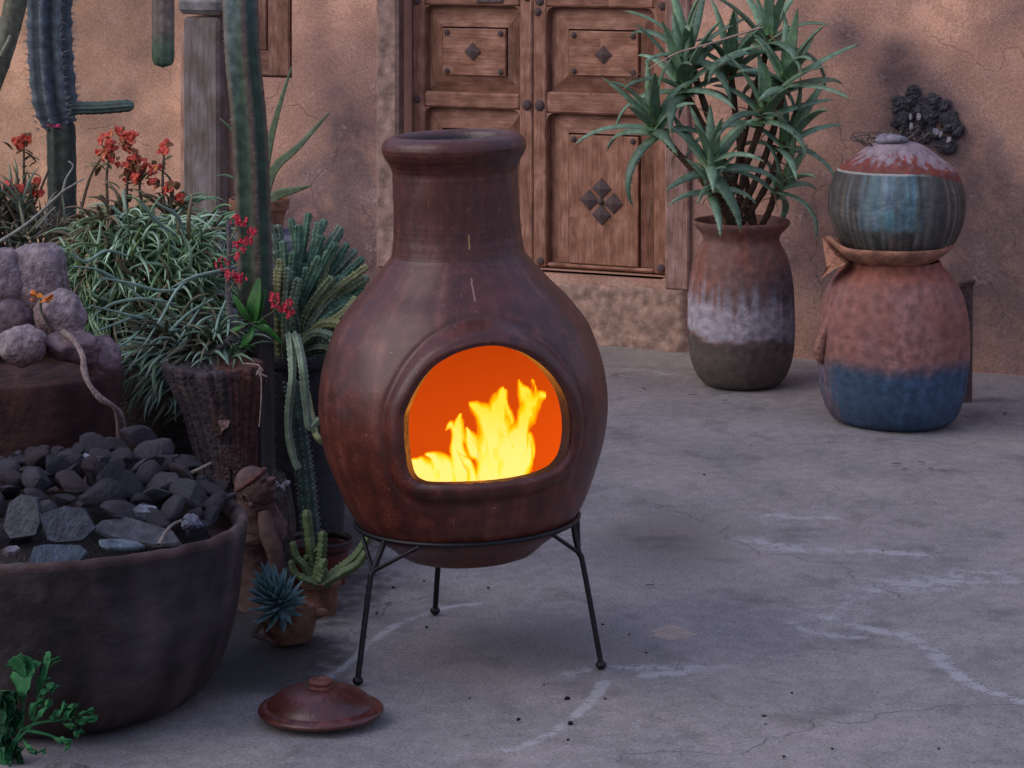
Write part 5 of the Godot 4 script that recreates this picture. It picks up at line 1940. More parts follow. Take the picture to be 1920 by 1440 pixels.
func build_agave() -> void:
	var base := Vector3((486.0 - 960.0) * 7.6 / F, 0.66, -7.6)
	var pl := thing("stone_plinth", "blue-grey stone plinth carrying a terracotta pot behind the tall cactus", "plinth", Vector3(base.x + 0.01, 0, -7.6))
	var mb := MB.new()
	box(mb, Vector3(0, 0.33, 0), Vector3(0.24, 0.66, 0.22), 0.012)
	part("block", mb.mesh(), mat(Color(0.16, 0.17, 0.20), 0.9, 3.0, 0.5), pl)
	var o := thing("potted_agave", "terracotta pot with a sparse agave of long pointed leaves", "potted plant", base)
	mb = MB.new()
	lathe(mb, PackedVector2Array([Vector2(0, 0.001), Vector2(0.062, 0.0), Vector2(0.066, 0.004), Vector2(0.079, 0.062), Vector2(0.080, 0.066), Vector2(0.087, 0.068), Vector2(0.088, 0.094), Vector2(0.084, 0.097), Vector2(0.078, 0.092), Vector2(0.076, 0.078), Vector2(0, 0.08)]), 56, 4)
	part("pot", mb.mesh(), mat(Color(0.29, 0.135, 0.075), 0.85, 4.0, 0.3), o)
	var green := leaf_mat(Color(0.115, 0.165, 0.085), 0.45, 0.1)
	for e: Array in [[[490, 400, 503, 290, 520, 215, 548, 122], 0.033, 0.04], [[492, 395, 515, 318, 560, 275, 622, 206], 0.036, 0.06], [[488, 398, 520, 366, 550, 357, 583, 348], 0.037, 0.07], [[486, 398, 470, 300, 440, 250, 410, 220], 0.024, 0.0], [[486, 398, 455, 350, 430, 330, 405, 330], 0.024, 0.02], [[488, 398, 492, 300, 488, 230, 470, 160], 0.022, -0.03]]:
		var p := PackedVector3Array()
		for k in range(0, e[0].size(), 2):
			p.append(at(e[0][k], e[0][k + 1], 7.6 - e[2] * k / 6.0) - base)
		var wd: float = e[1]
		mb = MB.new()
		blade(mb, spline(p, 18), Vector3(0.8, -0.5, 0.35).normalized(), func(f: float) -> float: return wd * (0.75 + 0.9 * f * (1.0 - f)) * pow(1.0 - f, 0.55) + 0.0006, 0.008, 0.3, func(f: float, x: float) -> Color: return Color(1, 1, 1).lerp(Color(1.7, 1.6, 1.7), absf(x) * 0.35), 0.0)
		part("leaf", mb.mesh(), green, o)
	for k in 4:
		mb = MB.new()
		var az := rf(-0.5, 2.0)
		blade(mb, bow(at(505, 384, 7.54) - base, az, rf(-0.1, 0.6), rf(0.03, 0.07), 2.2, 8, 1.2), Vector3(cos(az), 0, -sin(az)), func(f: float) -> float: return 0.007 * (1.0 - f) + 0.0008, 0.002, 0.2, nocall, 0.0, 6)
		part("dry_leaf", mb.mesh(), leaf_mat(Color(0.06, 0.045, 0.035), 0.8, 0.1), o)

# a mound of pencil leaves; the nearest leaves are parts, the rest one mass
func strap_shrub(o: Node3D, centre: Vector3, size: Vector3, tufts: int, per: int, tints: Array, singles: int) -> void:
	var kinds := []
	for k in 6:
		var mb := MB.new()
		var sp := bow(Vector3.ZERO, 0, 0.25, 1.0, rf(-1.4, 2.4), 9, rf(-1.6, 1.6))
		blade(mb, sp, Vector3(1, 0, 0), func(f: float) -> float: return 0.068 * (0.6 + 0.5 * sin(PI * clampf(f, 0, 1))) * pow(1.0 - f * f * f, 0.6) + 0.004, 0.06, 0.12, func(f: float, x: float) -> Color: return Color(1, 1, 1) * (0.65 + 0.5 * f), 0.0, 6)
		kinds.append(mb.mesh())
	var list := []
	for k in tufts:
		var d := Vector3(rf(-1, 1), rf(-0.9, 1), rf(-0.3, 1)).normalized()
		var r := pow(rf(0.06, 1.0), 0.5)
		var p := centre + d * r * size
		var lead := (d * 0.8 + Vector3(rf(-0.5, 0.5), rf(-0.5, 0.6), rf(0, 0.6))).normalized()
		var tint: Color = tints[rng.randi_range(0, tints.size() - 1)]
		tint = tint * rf(0.7, 1.2)
		for e in per:
			var w := (lead + Vector3(rf(-0.9, 0.9), rf(-0.6, 1.0), rf(-0.9, 0.9))).normalized()
			var b := Basis.looking_at(-w, Vector3(0, 1, 0) if absf(w.y) < 0.95 else Vector3(1, 0, 0)) * Basis(Vector3(0, 0, 1), rf(-0.6, 0.6))
			var ln := rf(0.065, 0.15)
			list.append([p + lead * rf(-0.02, 0.03), b.scaled(Vector3.ONE * ln) if false else b * Basis.from_scale(Vector3(ln * 1.05, ln * 1.05, ln)), tint * rf(0.8, 1.2), rng.randi_range(0, 5)])
	list.sort_custom(func(a: Array, b: Array) -> bool: return a[0].z > b[0].z)
	var mats := []
	for t: Color in tints:
		for g: float in [0.8, 1.15]:
			mats.append(leaf_mat(t * g, 0.45, 0.15))
	for k in mini(singles, list.size()):
		var q: Array = list[k]
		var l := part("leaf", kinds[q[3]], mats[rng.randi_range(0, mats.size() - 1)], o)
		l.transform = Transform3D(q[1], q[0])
	for kind in 1:
		var mm := MultiMesh.new()
		mm.transform_format = MultiMesh.TRANSFORM_3D
		mm.use_colors = true
		mm.mesh = kinds[kind]
		mm.instance_count = maxi(0, list.size() - singles)
		for k in mm.instance_count:
			var q: Array = list[k + singles]
			mm.set_instance_transform(k, Transform3D(q[1], q[0]))
			var cc: Color = q[2]
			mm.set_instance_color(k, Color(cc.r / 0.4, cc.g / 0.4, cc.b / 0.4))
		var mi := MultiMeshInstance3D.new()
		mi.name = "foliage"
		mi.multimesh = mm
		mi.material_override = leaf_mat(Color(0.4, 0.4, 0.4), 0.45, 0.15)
		stuff(mi)
		o.add_child(mi, true)

func build_shrubs() -> void:
	var c := Vector3((285.0 - 960.0) * 6.62 / F, 0, -6.62)
	var o := thing("strap_succulent", "dense grey-green succulent bush of pencil leaves spilling over the tree stump", "shrub", c)
	strap_shrub(o, Vector3(0.0, 0.655, 0.0), Vector3(0.195, 0.175, 0.18), 150, 14, [Color(0.21, 0.36, 0.17), Color(0.28, 0.46, 0.25), Color(0.40, 0.57, 0.39), Color(0.18, 0.25, 0.10), Color(0.24, 0.38, 0.20), Color(0.32, 0.50, 0.33), Color(0.20, 0.155, 0.09)], 290)
	strap_shrub(o, Vector3(0.15, 0.515, 0.35), Vector3(0.12, 0.05, 0.05), 38, 11, [Color(0.17, 0.26, 0.16), Color(0.25, 0.37, 0.27), Color(0.12, 0.12, 0.07)], 0)
	var twigs := MB.new()
	for k in 26:
		var p := Vector3(rf(-0.05, 0.06), 0.42, rf(-0.06, 0.02))
		tube(twigs, spline(PackedVector3Array([p, p + Vector3(rf(-0.06, 0.06), 0.15, rf(-0.03, 0.06)), p + Vector3(rf(-0.2, 0.2), rf(0.2, 0.42), rf(-0.1, 0.12))]), 8), func(f: float) -> float: return 0.007 - 0.004 * f, 6)
	part("branches", twigs.mesh(), mat(Color(0.075, 0.065, 0.05), 0.9, 6.0, 0.3), o)
	var pot := MB.new()
	lathe(pot, PackedVector2Array([Vector2(0, 0.001), Vector2(0.14, 0), Vector2(0.15, 0.01), Vector2(0.19, 0.40), Vector2(0.20, 0.46), Vector2(0.19, 0.465), Vector2(0.17, 0.44), Vector2(0, 0.44)]), 48, 4)
	part("pot", pot.mesh(), mat(Color(0.045, 0.032, 0.028), 0.9, 4.0, 0.4), o)
	# straggly long leaves that hang in front, drawn from the photograph
	var pale := leaf_mat(Color(0.25, 0.38, 0.29), 0.5, 0.15)
	var c2 := o.position
	for e: Array in [[430, 505, 345, 530, 300, 600, 250, 680], [400, 560, 350, 590, 300, 640, 262, 672], [385, 560, 360, 600, 330, 645, 298, 682], [420, 590, 380, 600, 345, 640, 300, 681], [350, 590, 290, 600, 220, 585, 165, 572], [330, 570, 270, 560, 210, 570, 165, 600], [300, 600, 270, 590, 220, 606, 172, 625], [345, 540, 300, 545, 240, 530, 180, 520], [440, 500, 400, 510, 360, 520, 320, 540], [425, 560, 412, 590, 405, 615, 402, 634], [425, 560, 428, 590, 428, 615, 426, 632], [300, 560, 270, 610, 240, 640, 215, 652], [250, 540, 220, 525, 180, 505, 130, 500], [240, 480, 200, 470, 160, 490, 125, 470], [330, 440, 300, 420, 280, 400, 262, 372], [345, 440, 335, 410, 320, 395, 290, 380], [360, 650, 340, 620, 310, 620, 285, 610]]:
		var p := PackedVector3Array()
		for k in range(0, e.size(), 2):
			p.append(at(e[k], e[k + 1], 6.30 - 0.02 * k) - c2)
		var mb := MB.new()
		blade(mb, spline(p, 14), Vector3(0.3, 0.8, 0.5).normalized(), func(f: float) -> float: return 0.0085 * (0.55 + 0.6 * sin(PI * f)) * pow(1.0 - f, 0.25) + 0.001, 0.008, 0.15, nocall, 0.0, 6)
		part("long_leaf", mb.mesh(), pale, o)
	c = Vector3((30.0 - 960.0) * 7.0 / F, 0, -7.0)
	o = thing("far_succulent", "brownish green succulent bush at the far left below the hairy cactus", "shrub", c)
	strap_shrub(o, Vector3(0, 0.66, 0), Vector3(0.19, 0.13, 0.13), 60, 13, [Color(0.20, 0.21, 0.12), Color(0.15, 0.19, 0.12), Color(0.25, 0.23, 0.17)], 130)
	twigs = MB.new()
	for k in 22:
		var p := Vector3(rf(-0.12, 0.12), 0.3, rf(-0.06, 0.06))
		tube(twigs, spline(PackedVector3Array([p, p + Vector3(rf(-0.04, 0.04), 0.25, rf(-0.03, 0.03)), p + Vector3(rf(-0.1, 0.1), rf(0.45, 0.6), rf(-0.05, 0.05))]), 8), func(f: float) -> float: return 0.008 - 0.005 * f, 6)
	part("branches", twigs.mesh(), mat(Color(0.16, 0.12, 0.085), 0.9, 6.0, 0.3), o)
	pot = MB.new()
	lathe(pot, PackedVector2Array([Vector2(0, 0.001), Vector2(0.16, 0), Vector2(0.20, 0.3), Vector2(0.22, 0.50), Vector2(0.2, 0.51), Vector2(0.19, 0.47), Vector2(0, 0.47)]), 48, 4)
	part("pot", pot.mesh(), mat(Color(0.07, 0.045, 0.035), 0.9, 4.0, 0.4), o)

func blossom(parent: Node3D, p: Vector3, size: float, m: Material, petals := 3) -> void:
	if not T.has("petals%d" % petals):
		var mb := MB.new()
		for k in petals:
			var az := TAU * k / petals
			blade(mb, bow(Vector3.ZERO, az, 0.5, 1.0, 0.9, 5), Vector3(cos(az), 0, -sin(az)), func(f: float) -> float: return 1.15 * sin(PI * clampf(f * 0.86 + 0.12, 0, 1)) + 0.02, 0.12, 0.2, func(f: float, _x: float) -> Color: return Color(1, 1, 1).lerp(Color(1.6, 1.9, 1.0), 1.0 - smoothstep(0.0, 0.25, f)), 0.0, 6)
		T["petals%d" % petals] = mb.mesh()
	var o := part("blossom", T["petals%d" % petals], m, parent)
	o.transform = Transform3D(Basis.from_euler(Vector3(rf(0.3, 1.7), rf(-0.9, 0.9), rf(-0.8, 0.8))) * Basis.from_scale(Vector3.ONE * size), p)

func build_flowers() -> void:
	var red := leaf_mat(Color(0.62, 0.085, 0.05), 0.5, 0.3)
	var orange := leaf_mat(Color(0.62, 0.18, 0.075), 0.5, 0.3)
	var brown := leaf_mat(Color(0.17, 0.085, 0.04), 0.8, 0.1)
	var stem := mat(Color(0.13, 0.10, 0.06), 0.85, 6.0, 0.3)
	var olive := leaf_mat(Color(0.15, 0.16, 0.055), 0.5, 0.3)
	var sets := [
		["flowering_succulent", "red-flowered succulent on thin stems above the grey-green bush", 6.6, [200, 258, 222, 250, 232, 262, 205, 282, 192, 292, 238, 275, 212, 300, 238, 318, 250, 300, 262, 308, 245, 332, 275, 318, 296, 316, 258, 325, 246, 292, 290, 345, 322, 352, 308, 278, 245, 258, 340, 372], [[205, 420, 200, 330, 212, 270], [240, 430, 238, 350, 246, 300], [285, 430, 262, 360, 270, 315], [330, 430, 322, 390, 320, 355], [310, 420, 305, 340, 308, 282], [150, 400, 170, 330, 195, 290]]],
		["flowering_succulent", "small red-flowered succulent at the far left edge of the bed", 7.02, [38, 262, 52, 258, 46, 272, 20, 348, 32, 358, 48, 352, 60, 348, 66, 358], [[40, 430, 44, 350, 45, 270], [35, 430, 30, 390, 40, 355], [70, 420, 62, 390, 58, 352]]],
	]
	for s: Array in sets:
		var d: float = s[2]
		var c := at(s[3][0], 480, d)
		c.y = 0.45
		var o := thing(s[0], s[1], "flowers", c, "red-flowered succulents")
		for e: Array in s[4]:
			var mb := MB.new()
			tube(mb, pts_at(e, d, c, 10), func(f: float) -> float: return 0.0045 - 0.002 * f, 6)
			part("stem", mb.mesh(), stem, o)
		for k in range(0, s[3].size(), 2):
			for e in 8:
				var p := at(s[3][k] + rf(-11, 11), s[3][k + 1] + rf(-10, 10), d + rf(-0.02, 0.02)) - c
				blossom(o, p, rf(0.008, 0.0150), [red, red, orange, red, brown][rng.randi_range(0, 4)], 3)
		for k in 34:
			var e: int = rng.randi_range(0, s[3].size() / 2 - 1) * 2
			var az := rf(-PI, PI)
			var mb := MB.new()
			blade(mb, bow(at(s[3][e] + rf(-16, 16), s[3][e + 1] + rf(15, 75), d) - c, az, rf(-0.2, 1.0), rf(0.025, 0.05), 1.2, 6), Vector3(cos(az), 0, -sin(az)), func(f: float) -> float: return 0.014 * sin(PI * clampf(f * 0.9 + 0.08, 0, 1)) + 0.001, 0.003, 0.2, nocall, 0.0, 6)
			part("leaf", mb.mesh(), [olive, brown][0 if rng.randf() < 0.6 else 1], o)
	# crown of thorns in front of the tall cactus
	var d := 6.22
	var c := at(455, 640, d)
	var o := thing("crown_of_thorns", "thorny grey stem with bright green leaves and crimson flower clusters before the cactus", "flowers", c)
	var pink := leaf_mat(Color(0.52, 0.03, 0.055), 0.5, 0.3)
	var grey := mat(Color(0.15, 0.135, 0.13), 0.85, 6.0, 0.4)
	var lf := leaf_mat(Color(0.045, 0.165, 0.035), 0.45, 0.3)
	var st1 := pts_at([372, 672, 395, 662, 425, 640, 450, 620, 474, 607], d, c, 24)
	var st2 := pts_at([440, 640, 432, 590, 427, 540, 430, 470, 428, 410], d + 0.03, c, 30)
	for st: PackedVector3Array in [st1, st2]:
		var mb := MB.new()
		tube(mb, st, func(f: float) -> float: return 0.0075 - 0.002 * f, 8)
		part("stem", mb.mesh(), grey, o)
		mb = MB.new()
		for q in range(2, st.size() - 1):
			for e in 3:
				var w := Vector3(rf(-1, 1), rf(-1, 1), rf(-0.2, 1)).normalized()
				var s := w.cross(Vector3(0.3, 0.2, 0.9)).normalized() * 0.0012
				mb.tri(st[q] - s, st[q] + w * 0.015, st[q] + s)
		stuff(part("thorns", mb.mesh(), grey, o))
	for e: Array in [[472, 606, 478, 570, 486, 522, 0.040], [478, 606, 488, 580, 497, 543, 0.020], [472, 604, 458, 585, 438, 553, 0.022], [472, 610, 466, 630, 452, 648, 0.026], [478, 608, 500, 618, 528, 645, 0.020], [476, 606, 490, 602, 500, 606, 0.014], [470, 606, 450, 612, 432, 622, 0.018], [440, 650, 460, 648, 480, 652, 0.012]]:
		var mb := MB.new()
		var wd: float = e[6]
		blade(mb, spline(PackedVector3Array([at(e[0], e[1], d) - c, at(e[2], e[3], d - 0.02) - c, at(e[4], e[5], d - 0.012) - c]), 12), Vector3(0.8, 0.25, 0.5).normalized(), func(f: float) -> float: return wd * pow(sin(PI * clampf(f * 0.93 + 0.05, 0, 1)), 0.8) + 0.001, 0.0022, 0.22, func(f: float, x: float) -> Color: return Color(1, 1, 1) * (0.8 + 0.3 * absf(x)))
		part("leaf", mb.mesh(), lf, o)
	for e: Array in [[476, 606, 500, 592, 515, 581, 516, 566], [515, 581, 528, 581, 540, 574], [432, 450, 442, 430, 446, 418], [430, 480, 450, 470, 462, 450], [428, 545, 436, 535, 440, 524]]:
		var mb := MB.new()
		tube(mb, pts_at(e, d - 0.01, c, 10), func(_f: float) -> float: return 0.0019, 6)
		part("stalk", mb.mesh(), leaf_mat(Color(0.20, 0.19, 0.085)), o)
	for e: Array in [[512, 556, 12], [518, 570, 10], [540, 572, 12], [546, 588, 12], [530, 582, 6], [440, 412, 10], [454, 416, 10], [470, 437, 12], [464, 452, 12], [446, 456, 8], [452, 466, 6], [440, 480, 4], [420, 490, 5], [412, 500, 4], [430, 515, 12], [446, 522, 12], [456, 526, 6]]:
		for k in e[2]:
			blossom(o, at(e[0] + rf(-9, 9), e[1] + rf(-7, 7), d - 0.02 + rf(-0.012, 0.012)) - c, rf(0.006, 0.0085), pink, 2)

func build_finger_cactus() -> void:
	var d := 6.58
	var c := Vector3((572.0 - 960.0) * d / F, 0, -d)
	var o := thing("potted_finger_cactus", "black pot crowded with knobbly dark green finger cacti fanning to the right", "potted plant", c)
	var mb := MB.new()
	lathe(mb, PackedVector2Array([Vector2(0, 0.001), Vector2(0.09, 0), Vector2(0.095, 0.01), Vector2(0.118, 0.40), Vector2(0.12, 0.452), Vector2(0.132, 0.458), Vector2(0.133, 0.484), Vector2(0.127, 0.488), Vector2(0.118, 0.47), Vector2(0, 0.465)]), 56, 4)
	part("pot", mb.mesh(), mat(Color(0.022, 0.021, 0.026), 0.55, 4.0, 0.15), o)
	var greens := []
	for k: Color in [Color(0.09, 0.19, 0.12), Color(0.12, 0.23, 0.145), Color(0.18, 0.24, 0.12), Color(0.27, 0.29, 0.13), Color(0.17, 0.24, 0.16)]:
		greens.append(leaf_mat(k, 0.55, 0.0))
	var nz := pot_noise(6.0, 121)
	# tips in the photograph, how near, tone
	var tips := [[578, 398, -0.02, 0], [545, 408, 0.0, 0], [598, 415, 0.0, 1], [560, 420, 0.05, 0], [640, 424, -0.03, 4], [520, 420, 0.0, 4], [500, 415, 0.02, 4], [605, 440, 0.03, 0], [632, 455, 0.02, 1], [652, 455, 0.0, 0], [668, 467, -0.01, 4], [620, 470, 0.05, 2], [675, 500, 0.0, 0], [660, 500, 0.04, 0], [680, 505, 0.02, 1], [615, 470, 0.09, 2], [590, 490, 0.09, 2], [640, 520, 0.06, 0], [670, 535, 0.05, 0], [684, 538, 0.02, 0], [632, 545, 0.08, 4], [660, 552, 0.07, 0], [550, 470, 0.06, 0], [530, 450, 0.05, 1], [512, 470, 0.06, 4], [505, 520, 0.08, 0], [525, 484, 0.10, 3], [540, 500, 0.11, 4], [560, 520, 0.12, 4], [575, 500, 0.08, 1], [640, 430, -0.05, 0], [590, 430, -0.05, 0], [610, 410, -0.06, 1], [500, 560, 0.10, 0], [655, 570, 0.09, 1], [648, 590, 0.11, 2]]
	for k in 30:
		var a := rf(-0.35, 1.25)
		var r := rf(120, 215) * (1.0 if a < 0.9 else 0.75)
		tips.append([clampf(575 + r * sin(a), 500, 690), 648 - r * cos(a), rf(-0.04, 0.12), rng.randi_range(0, 4)])
	for e: Array in tips:
		var tip := at(e[0], e[1], d - e[2]) - c
		var root := Vector3(rf(-0.05, 0.02) + 0.10 * tip.x, 0.455, rf(-0.03, 0.05))
		var mid := root.lerp(tip, 0.5) + Vector3(-0.20 * (tip.x - root.x) + rf(-0.008, 0.008), 0.12 * absf(tip.x - root.x) + rf(-0.01, 0.01), 0.02)
		var p := spline(PackedVector3Array([root, mid, tip]), 64)
		part("stem", rib_stem(p, rf(0.0095, 0.013), 5, 0.34, 75.0, 0.5, func(f: float, a: float) -> Color:
			var r := pow(0.5 + 0.5 * cos(5 * a), 4.0)
			var g := 0.75 + 0.4 * nz.get_noise_2d(f * 3.0, a)
			return Color(g, g, g).lerp(Color(2.0, 1.9, 1.9), r * 0.8 * (0.6 + 0.4 * sin(f * 170.0))), 0.15), greens[e[3]], o)
	# stems that arch over the rim and hang
	for e: Array in [[[548, 650, 590, 620, 640, 590, 668, 556], 0.012, 0.12, 3], [[560, 660, 600, 610, 650, 612, 690, 640], 0.013, 0.14, 3], [[550, 665, 590, 625, 640, 640, 668, 672], 0.011, 0.16, 4], [[560, 660, 610, 650, 640, 680, 652, 730], 0.010, 0.15, 4], [[535, 665, 542, 630, 548, 700, 540, 790, 548, 850, 560, 880], 0.0105, 0.46, 4], [[545, 660, 553, 630, 566, 680, 574, 760, 580, 800, 600, 785], 0.0112, 0.47, 4], [[575, 740, 585, 790, 592, 815, 605, 830], 0.009, 0.47, 3], [[552, 668, 600, 655, 660, 660, 690, 690], 0.011, 0.1, 4], [[520, 668, 516, 600, 520, 540, 524, 500], 0.019, 0.1, 3]]:
		var p := PackedVector3Array()
		for k in range(0, e[0].size(), 2):
			p.append(at(e[0][k], e[0][k + 1], d - e[2] * [0.3, 0.7, 1.0][mini(2, k / 2)]) - c)
		part("hanging_stem", rib_stem(spline(p, 90), e[1], 5, 0.28, 80.0, 0.3, func(f: float, a: float) -> Color:
			var r := pow(0.5 + 0.5 * cos(5 * a), 4.0)
			return Color(0.85, 0.85, 0.85).lerp(Color(2.0, 1.9, 1.8), r * 0.6 * (0.5 + 0.5 * sin(f * 260.0))), 0.25), greens[e[3]], o)

func build_small_pots() -> void:
	var nz := pot_noise(6.0, 131)
	# plastic pot with a slender dotted column
	var c := on_ground(597, 1085)
	c.z = -6.20
	c.x = (597.0 - 960.0) * 6.2 / F
	var o := thing("potted_column_cactus", "slender white-dotted cactus column in a dark red plastic pot", "potted plant", c)
	var mb := MB.new()
	lathe(mb, PackedVector2Array([Vector2(0, 0.001), Vector2(0.062, 0), Vector2(0.064, 0.004), Vector2(0.074, 0.082), Vector2(0.080, 0.086), Vector2(0.0825, 0.098), Vector2(0.0815, 0.104), Vector2(0.077, 0.103), Vector2(0.074, 0.096), Vector2(0.07, 0.075), Vector2(0, 0.07)]), 56, 4, Vector3.ZERO, func(_a: float, y: float, f: float) -> Color: return Color(0.25, 0.5, 0.6) if f > 0.45 and y > 0.083 or f > 0.75 else Color(1, 1, 1))
	part("pot", mb.mesh(), mat(Color(0.085, 0.020, 0.018), 0.45, 0.0, 0.0), o)
	mb = MB.new()
	lathe(mb, PackedVector2Array([Vector2(0.073, 0.072), Vector2(0.04, 0.078), Vector2(0, 0.076)]), 32, 3)
	part("soil", mb.mesh(), mat(Color(0.02, 0.018, 0.017), 0.95, 8.0, 0.8), o)
	var p := spline(PackedVector3Array([Vector3(-0.012, 0.07, 0), at(573, 900, 6.18) - c, at(560, 800, 6.17) - c, at(549, 712, 6.17) - c]), 90)
	part("stem", rib_stem(p, 0.0215, 9, 0.10, 55.0, 0.06, func(f: float, a: float) -> Color:
		var r := pow(0.5 + 0.5 * cos(9 * a), 6.0)
		var dot := pow(maxf(0.0, sin(f * 0.37 * 55.0 * TAU)), 3.0)
		return Color(0.8, 0.8, 0.8).lerp(Color(4.2, 3.9, 4.4), r * dot * 0.95), 0.12), leaf_mat(Color(0.035, 0.075, 0.058), 0.6, 0.0), o)
	stuff(part("spines", spine_mesh(p, 0.0212, 9, 0.009, 0.008, 3), leaf_mat(Color(0.42, 0.42, 0.44), 0.7, 0.2), o))
	# little branching cactus in a terracotta pot
	c = on_ground(602, 1152)
	o = thing("potted_branching_cactus", "small green cactus with spreading knobbly arms in a little terracotta pot", "potted plant", c)
	mb = MB.new()
	lathe(mb, PackedVector2Array([Vector2(0, 0.001), Vector2(0.031, 0), Vector2(0.035, 0.004), Vector2(0.040, 0.058), Vector2(0.045, 0.066), Vector2(0.0455, 0.074), Vector2(0.041, 0.076), Vector2(0.037, 0.066), Vector2(0, 0.062)]), 44, 4, Vector3.ZERO, nocall, func(a: float, r: float, y: float) -> Vector2: return Vector2(r * (1.0 + 0.015 * sin(a * 3.0)), y + 0.002 * sin(a)))
	part("pot", mb.mesh(), mat(Color(0.165, 0.080, 0.052), 0.85, 4.0, 0.3), o)
	var gr := leaf_mat(Color(0.11, 0.17, 0.07), 0.55, 0.0)
	for e: Array in [[[590, 1090, 585, 1050, 580, 1010, 574, 955], 0.0115, 0.0], [[592, 1092, 600, 1060, 604, 1030, 606, 995], 0.011, 0.03], [[585, 1090, 570, 1060, 556, 1045, 548, 1015], 0.009, 0.02], [[605, 1092, 640, 1065, 670, 1040, 692, 1004], 0.011, 0.04], [[605, 1095, 640, 1075, 670, 1058, 688, 1032], 0.010, 0.06], [[600, 1090, 606, 1075, 604, 1060, 612, 1048], 0.010, 0.06], [[588, 1090, 600, 1050, 596, 1030, 570, 1050], 0.008, 0.0], [[595, 1095, 560, 1080, 550, 1068, 545, 1050], 0.008, 0.04]]:
		var q := PackedVector3Array()
		for k in range(0, e[0].size(), 2):
			q.append(at(e[0][k], e[0][k + 1], 5.895 - e[2]) - c)
		part("arm", rib_stem(spline(q, 44), e[1], 4, 0.30, 95.0, 0.28, func(f: float, a: float) -> Color:
			var r := pow(0.5 + 0.5 * cos(4 * a), 4.0)
			return Color(0.85, 0.85, 0.85).lerp(Color(1.9, 1.9, 1.7), r * 0.6 * (0.5 + 0.5 * sin(f * 70.0))), 0.15), gr, o)
	# blue rosette in a round terracotta pot with a lug
	c = on_ground(541, 1203)
	o = thing("potted_blue_rosette", "spiky blue-green succulent rosette leaning out of a round terracotta pot", "potted plant", c)
	mb = MB.new()
	lathe(mb, PackedVector2Array([Vector2(0, 0.001), Vector2(0.036, 0), Vector2(0.046, 0.006), Vector2(0.057, 0.030), Vector2(0.0605, 0.055), Vector2(0.0585, 0.074), Vector2(0.0585, 0.080), Vector2(0.053, 0.083), Vector2(0.046, 0.079), Vector2(0.044, 0.065), Vector2(0, 0.06)]), 52, 5, Vector3.ZERO, nocall, func(a: float, r: float, y: float) -> Vector2: return Vector2(r * (1.0 + 0.02 * sin(a * 2.0)), y + 0.003 * sin(a * 2.0 + 0.6)))
	var clay := mat(Color(0.155, 0.078, 0.050), 0.85, 4.0, 0.35)
	part("pot", mb.mesh(), clay, o)
	mb = MB.new()
	tube(mb, spline(PackedVector3Array([Vector3(0.054, 0.058, 0.01), Vector3(0.072, 0.066, 0.012), Vector3(0.086, 0.068, 0.010)]), 8), func(f: float) -> float: return 0.009 + 0.003 * sin(f * 3.0) - 0.006 * f * f, 10)
	part("lug", mb.mesh(), clay, o)
	mb = MB.new()
	tube(mb, spline(PackedVector3Array([Vector3(-0.052, 0.052, 0.032), Vector3(-0.070, 0.030, 0.046), Vector3(-0.050, 0.022, 0.052), Vector3(-0.030, 0.014, 0.055)]), 10), func(f: float) -> float: return 0.008 - 0.004 * f, 8)
	part("old_stem", mb.mesh(), mat(Color(0.12, 0.085, 0.07), 0.9, 6.0, 0.4), o)
	var lf := leaf_mat(Color(0.105, 0.205, 0.215), 0.45, 0.1)
	var rc := at(518, 1122, 5.62) - c
	var tilt := Basis(Vector3(0, 0, 1), 0.30) * Basis(Vector3(1, 0, 0), 0.30)
	for k in 110:
		var f := float(k) / 109.0
		var az := k * 2.39996
		var el := lerpf(-0.6, 1.5, pow(f, 0.75)) + rf(-0.1, 0.1)
		var ln := lerpf(0.066, 0.076, f) * rf(0.85, 1.1)
		var sp := bow(Vector3(0, lerpf(-0.022, 0.012, f), 0), az, el, ln, rf(-0.6, -0.1), 8)
		for e in sp.size():
			sp[e] = rc + tilt * sp[e]
		mb = MB.new()
		var g := rf(0.75, 1.15)
		blade(mb, sp, tilt * Vector3(cos(az), 0, -sin(az)), func(q: float) -> float: return 0.0175 * (0.5 + 0.62 * sin(PI * minf(1.0, q * 1.1))) * pow(1.0 - q * q * q, 0.8) + 0.0006, 0.005, 0.15, func(q: float, _x: float) -> Color: return Color(g, g, g) * (0.8 + 0.35 * q), 0.0, 6)
		part("leaf", mb.mesh(), lf, o)

